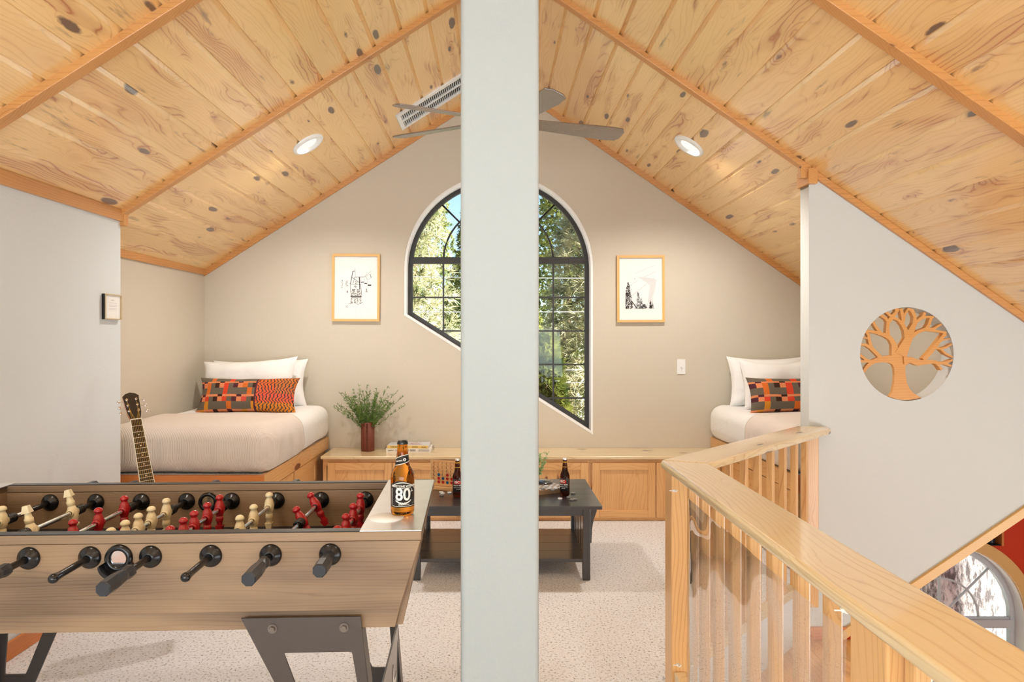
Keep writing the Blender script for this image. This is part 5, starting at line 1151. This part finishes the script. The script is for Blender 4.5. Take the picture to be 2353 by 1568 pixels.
shape('soundboard', [out_, circle(0, bz-.16, .049, 40)], .003, M['spruce'], Matrix.Translation((0, .0035, 0)) @ XZ, bdy)
mb = MB(); mb.box(-.08, .08, -.006, .002, bz-.33, bz-.305); mb.build('bridge', M['ebony'], bdy)
mb = MB()
for i in range(6):
    xs0, xs1 = -.0175+i*.007, -.026+i*.0104; mb.tube([(xs0, -.0065, .003), (xs1, -.0085, bz-.318)], .00065, 5)
    s_ = -1 if i < 3 else 1; j = (2-i if i < 3 else i-3); j = [2, 1, 0][j] if False else j
    e_ = HT @ Vector((s_*.021, -.009, .055+(2-(i if i < 3 else 5-i))*.038)); mb.tube([(xs0, -.0065, .003), e_], .00065, 5)
mb.build('strings', M['gold'], gt)

# ------------------------------------------------------------------ outside
mb = MB(); mb.box(-30, 40, YB+.5, 60, -3.3, -3.2); struct(mb.build('ground_outside', M['snow']))
def tufts(seed, n, H, R0, nl, ln, wdt, core=.25):
    rg = random.Random(seed); vs = []; fs = []
    for i in range(n):
        t = rg.random()**.85; rad = R0*(1-t*.86)*(core+(1-core)*math.sqrt(rg.random())); a = rg.uniform(0, 2*math.pi)
        c = Vector((math.cos(a)*rad, math.sin(a)*rad, H*(.04+.96*t)+rg.uniform(-.15, .15))); od = Vector((math.cos(a), math.sin(a), .5)).normalized()
        for k in range(nl):
            d_ = (od*.7+Vector((rg.gauss(0, 1), rg.gauss(0, 1), rg.gauss(0, 1)))*.62).normalized(); L = ln*rg.uniform(.6, 1.2)
            s_ = d_.orthogonal().normalized()*wdt; b0 = len(vs); p0 = c+d_*L*.08; vs += [p0-s_, p0+s_, c+d_*L]; fs.append((b0, b0+1, b0+2))
    mb = MB(); mb.add(vs, fs, 2); return mb
protos = {}
def conifer(name, loc, H, R0, kind, label, seed, rz):
    o = empty(name, loc, rz); tag(o, label, 'tree', 'trees outside the arched window')
    mb = MB(); mb.tube([(0, 0, 0), (.03, 0, H*.5), (0, 0, H*.93)], .16*R0/1.6, 10, .02)
    rg = random.Random(seed+50)
    for i in range(34):
        z = H*(.06+.84*i/34); a = rg.uniform(0, 6.28); L = R0*(1-z/H*.84)*.85; mb.tube([(0, 0, z), (math.cos(a)*L*.5, math.sin(a)*L*.5, z+.10), (math.cos(a)*L, math.sin(a)*L, z+.25)], .022, 5, .006)
    mb.build('trunk', M['barkd'], o)
    if kind == 'pine': f = tufts(seed, 3800, H, R0, 22, .20, .0075)
    else: f = tufts(seed, 6500, H, R0, 12, .10, .02)
    f.build('foliage', M['pineneedle' if kind == 'pine' else 'pineneedle2'], o); return o
G0 = -3.2
conifer('pine_tree', (-1.75, 10.2, G0), 11.5, 1.75, 'pine', 'sunlit pine tree seen through the left part of the arched window', 1, 0)
conifer('pine_tree', (1.75, 10.0, G0), 9.6, 1.75, 'pine', 'sunlit pine tree seen through the right part of the arched window', 2, 1)
conifer('cedar_tree', (-.1, 13.6, G0), 8.6, 2.0, 'cedar', 'yellow green cedar behind the two pines outside the window', 3, 2)
conifer('cedar_tree', (3.9, 13.4, G0), 10.5, 2.0, 'cedar', 'bushy cedar farthest right outside the arched window', 4, 3)
conifer('cedar_tree', (-4.0, 14.0, G0), 11.5, 2.0, 'cedar', 'bushy cedar farthest left outside the arched window', 5, 4)
conifer('cedar_tree', (1.9, 17.5, G0), 10.5, 2.1, 'cedar', 'distant cedar filling the gap right of the middle cedar', 8, 5)
conifer('cedar_tree', (-2.2, 17.5, G0), 12.5, 2.1, 'cedar', 'distant cedar filling the gap left of the middle cedar', 9, 6)
conifer('shrub_tree', (.55, 7.6, G0), 4.6, .95, 'cedar', 'low green cedar close to the house below the window', 6, 4)
mb = MB()
prof = [(.52+.02*math.sin(i*1.7), -3.2+i*.4) for i in range(30)]; mb.lathe(prof, (5.60, 8.05, 0), n=40); bt = mb.build('bark_tree', M['bark']); tag(bt, 'thick pale barked tree trunk outside the lower arched window', 'tree trunk')
for k, (ya_, yb_) in enumerate(((636, 640), (717, 717), (853, 850), (884, 879))):
    Y = 7.6; a = px(930, ya_, Y); b = px(1360, yb_, Y); A_ = Vector(a); B_ = Vector(b); e_ = (B_-A_)
    mb = MB(); mb.tube([A_-e_*2+Vector((0, 0, .08)), A_, (A_+B_)/2-Vector((0, 0, .004)), B_, B_+e_*2+Vector((0, 0, .08))], .005, 6)
    o = mb.build('overhead_cable', M['silver']); tag(o, ['topmost', 'second highest', 'third highest', 'lowest'][k]+' thin overhead cable crossing outside the arched window', 'cable', 'overhead cables outside the window')
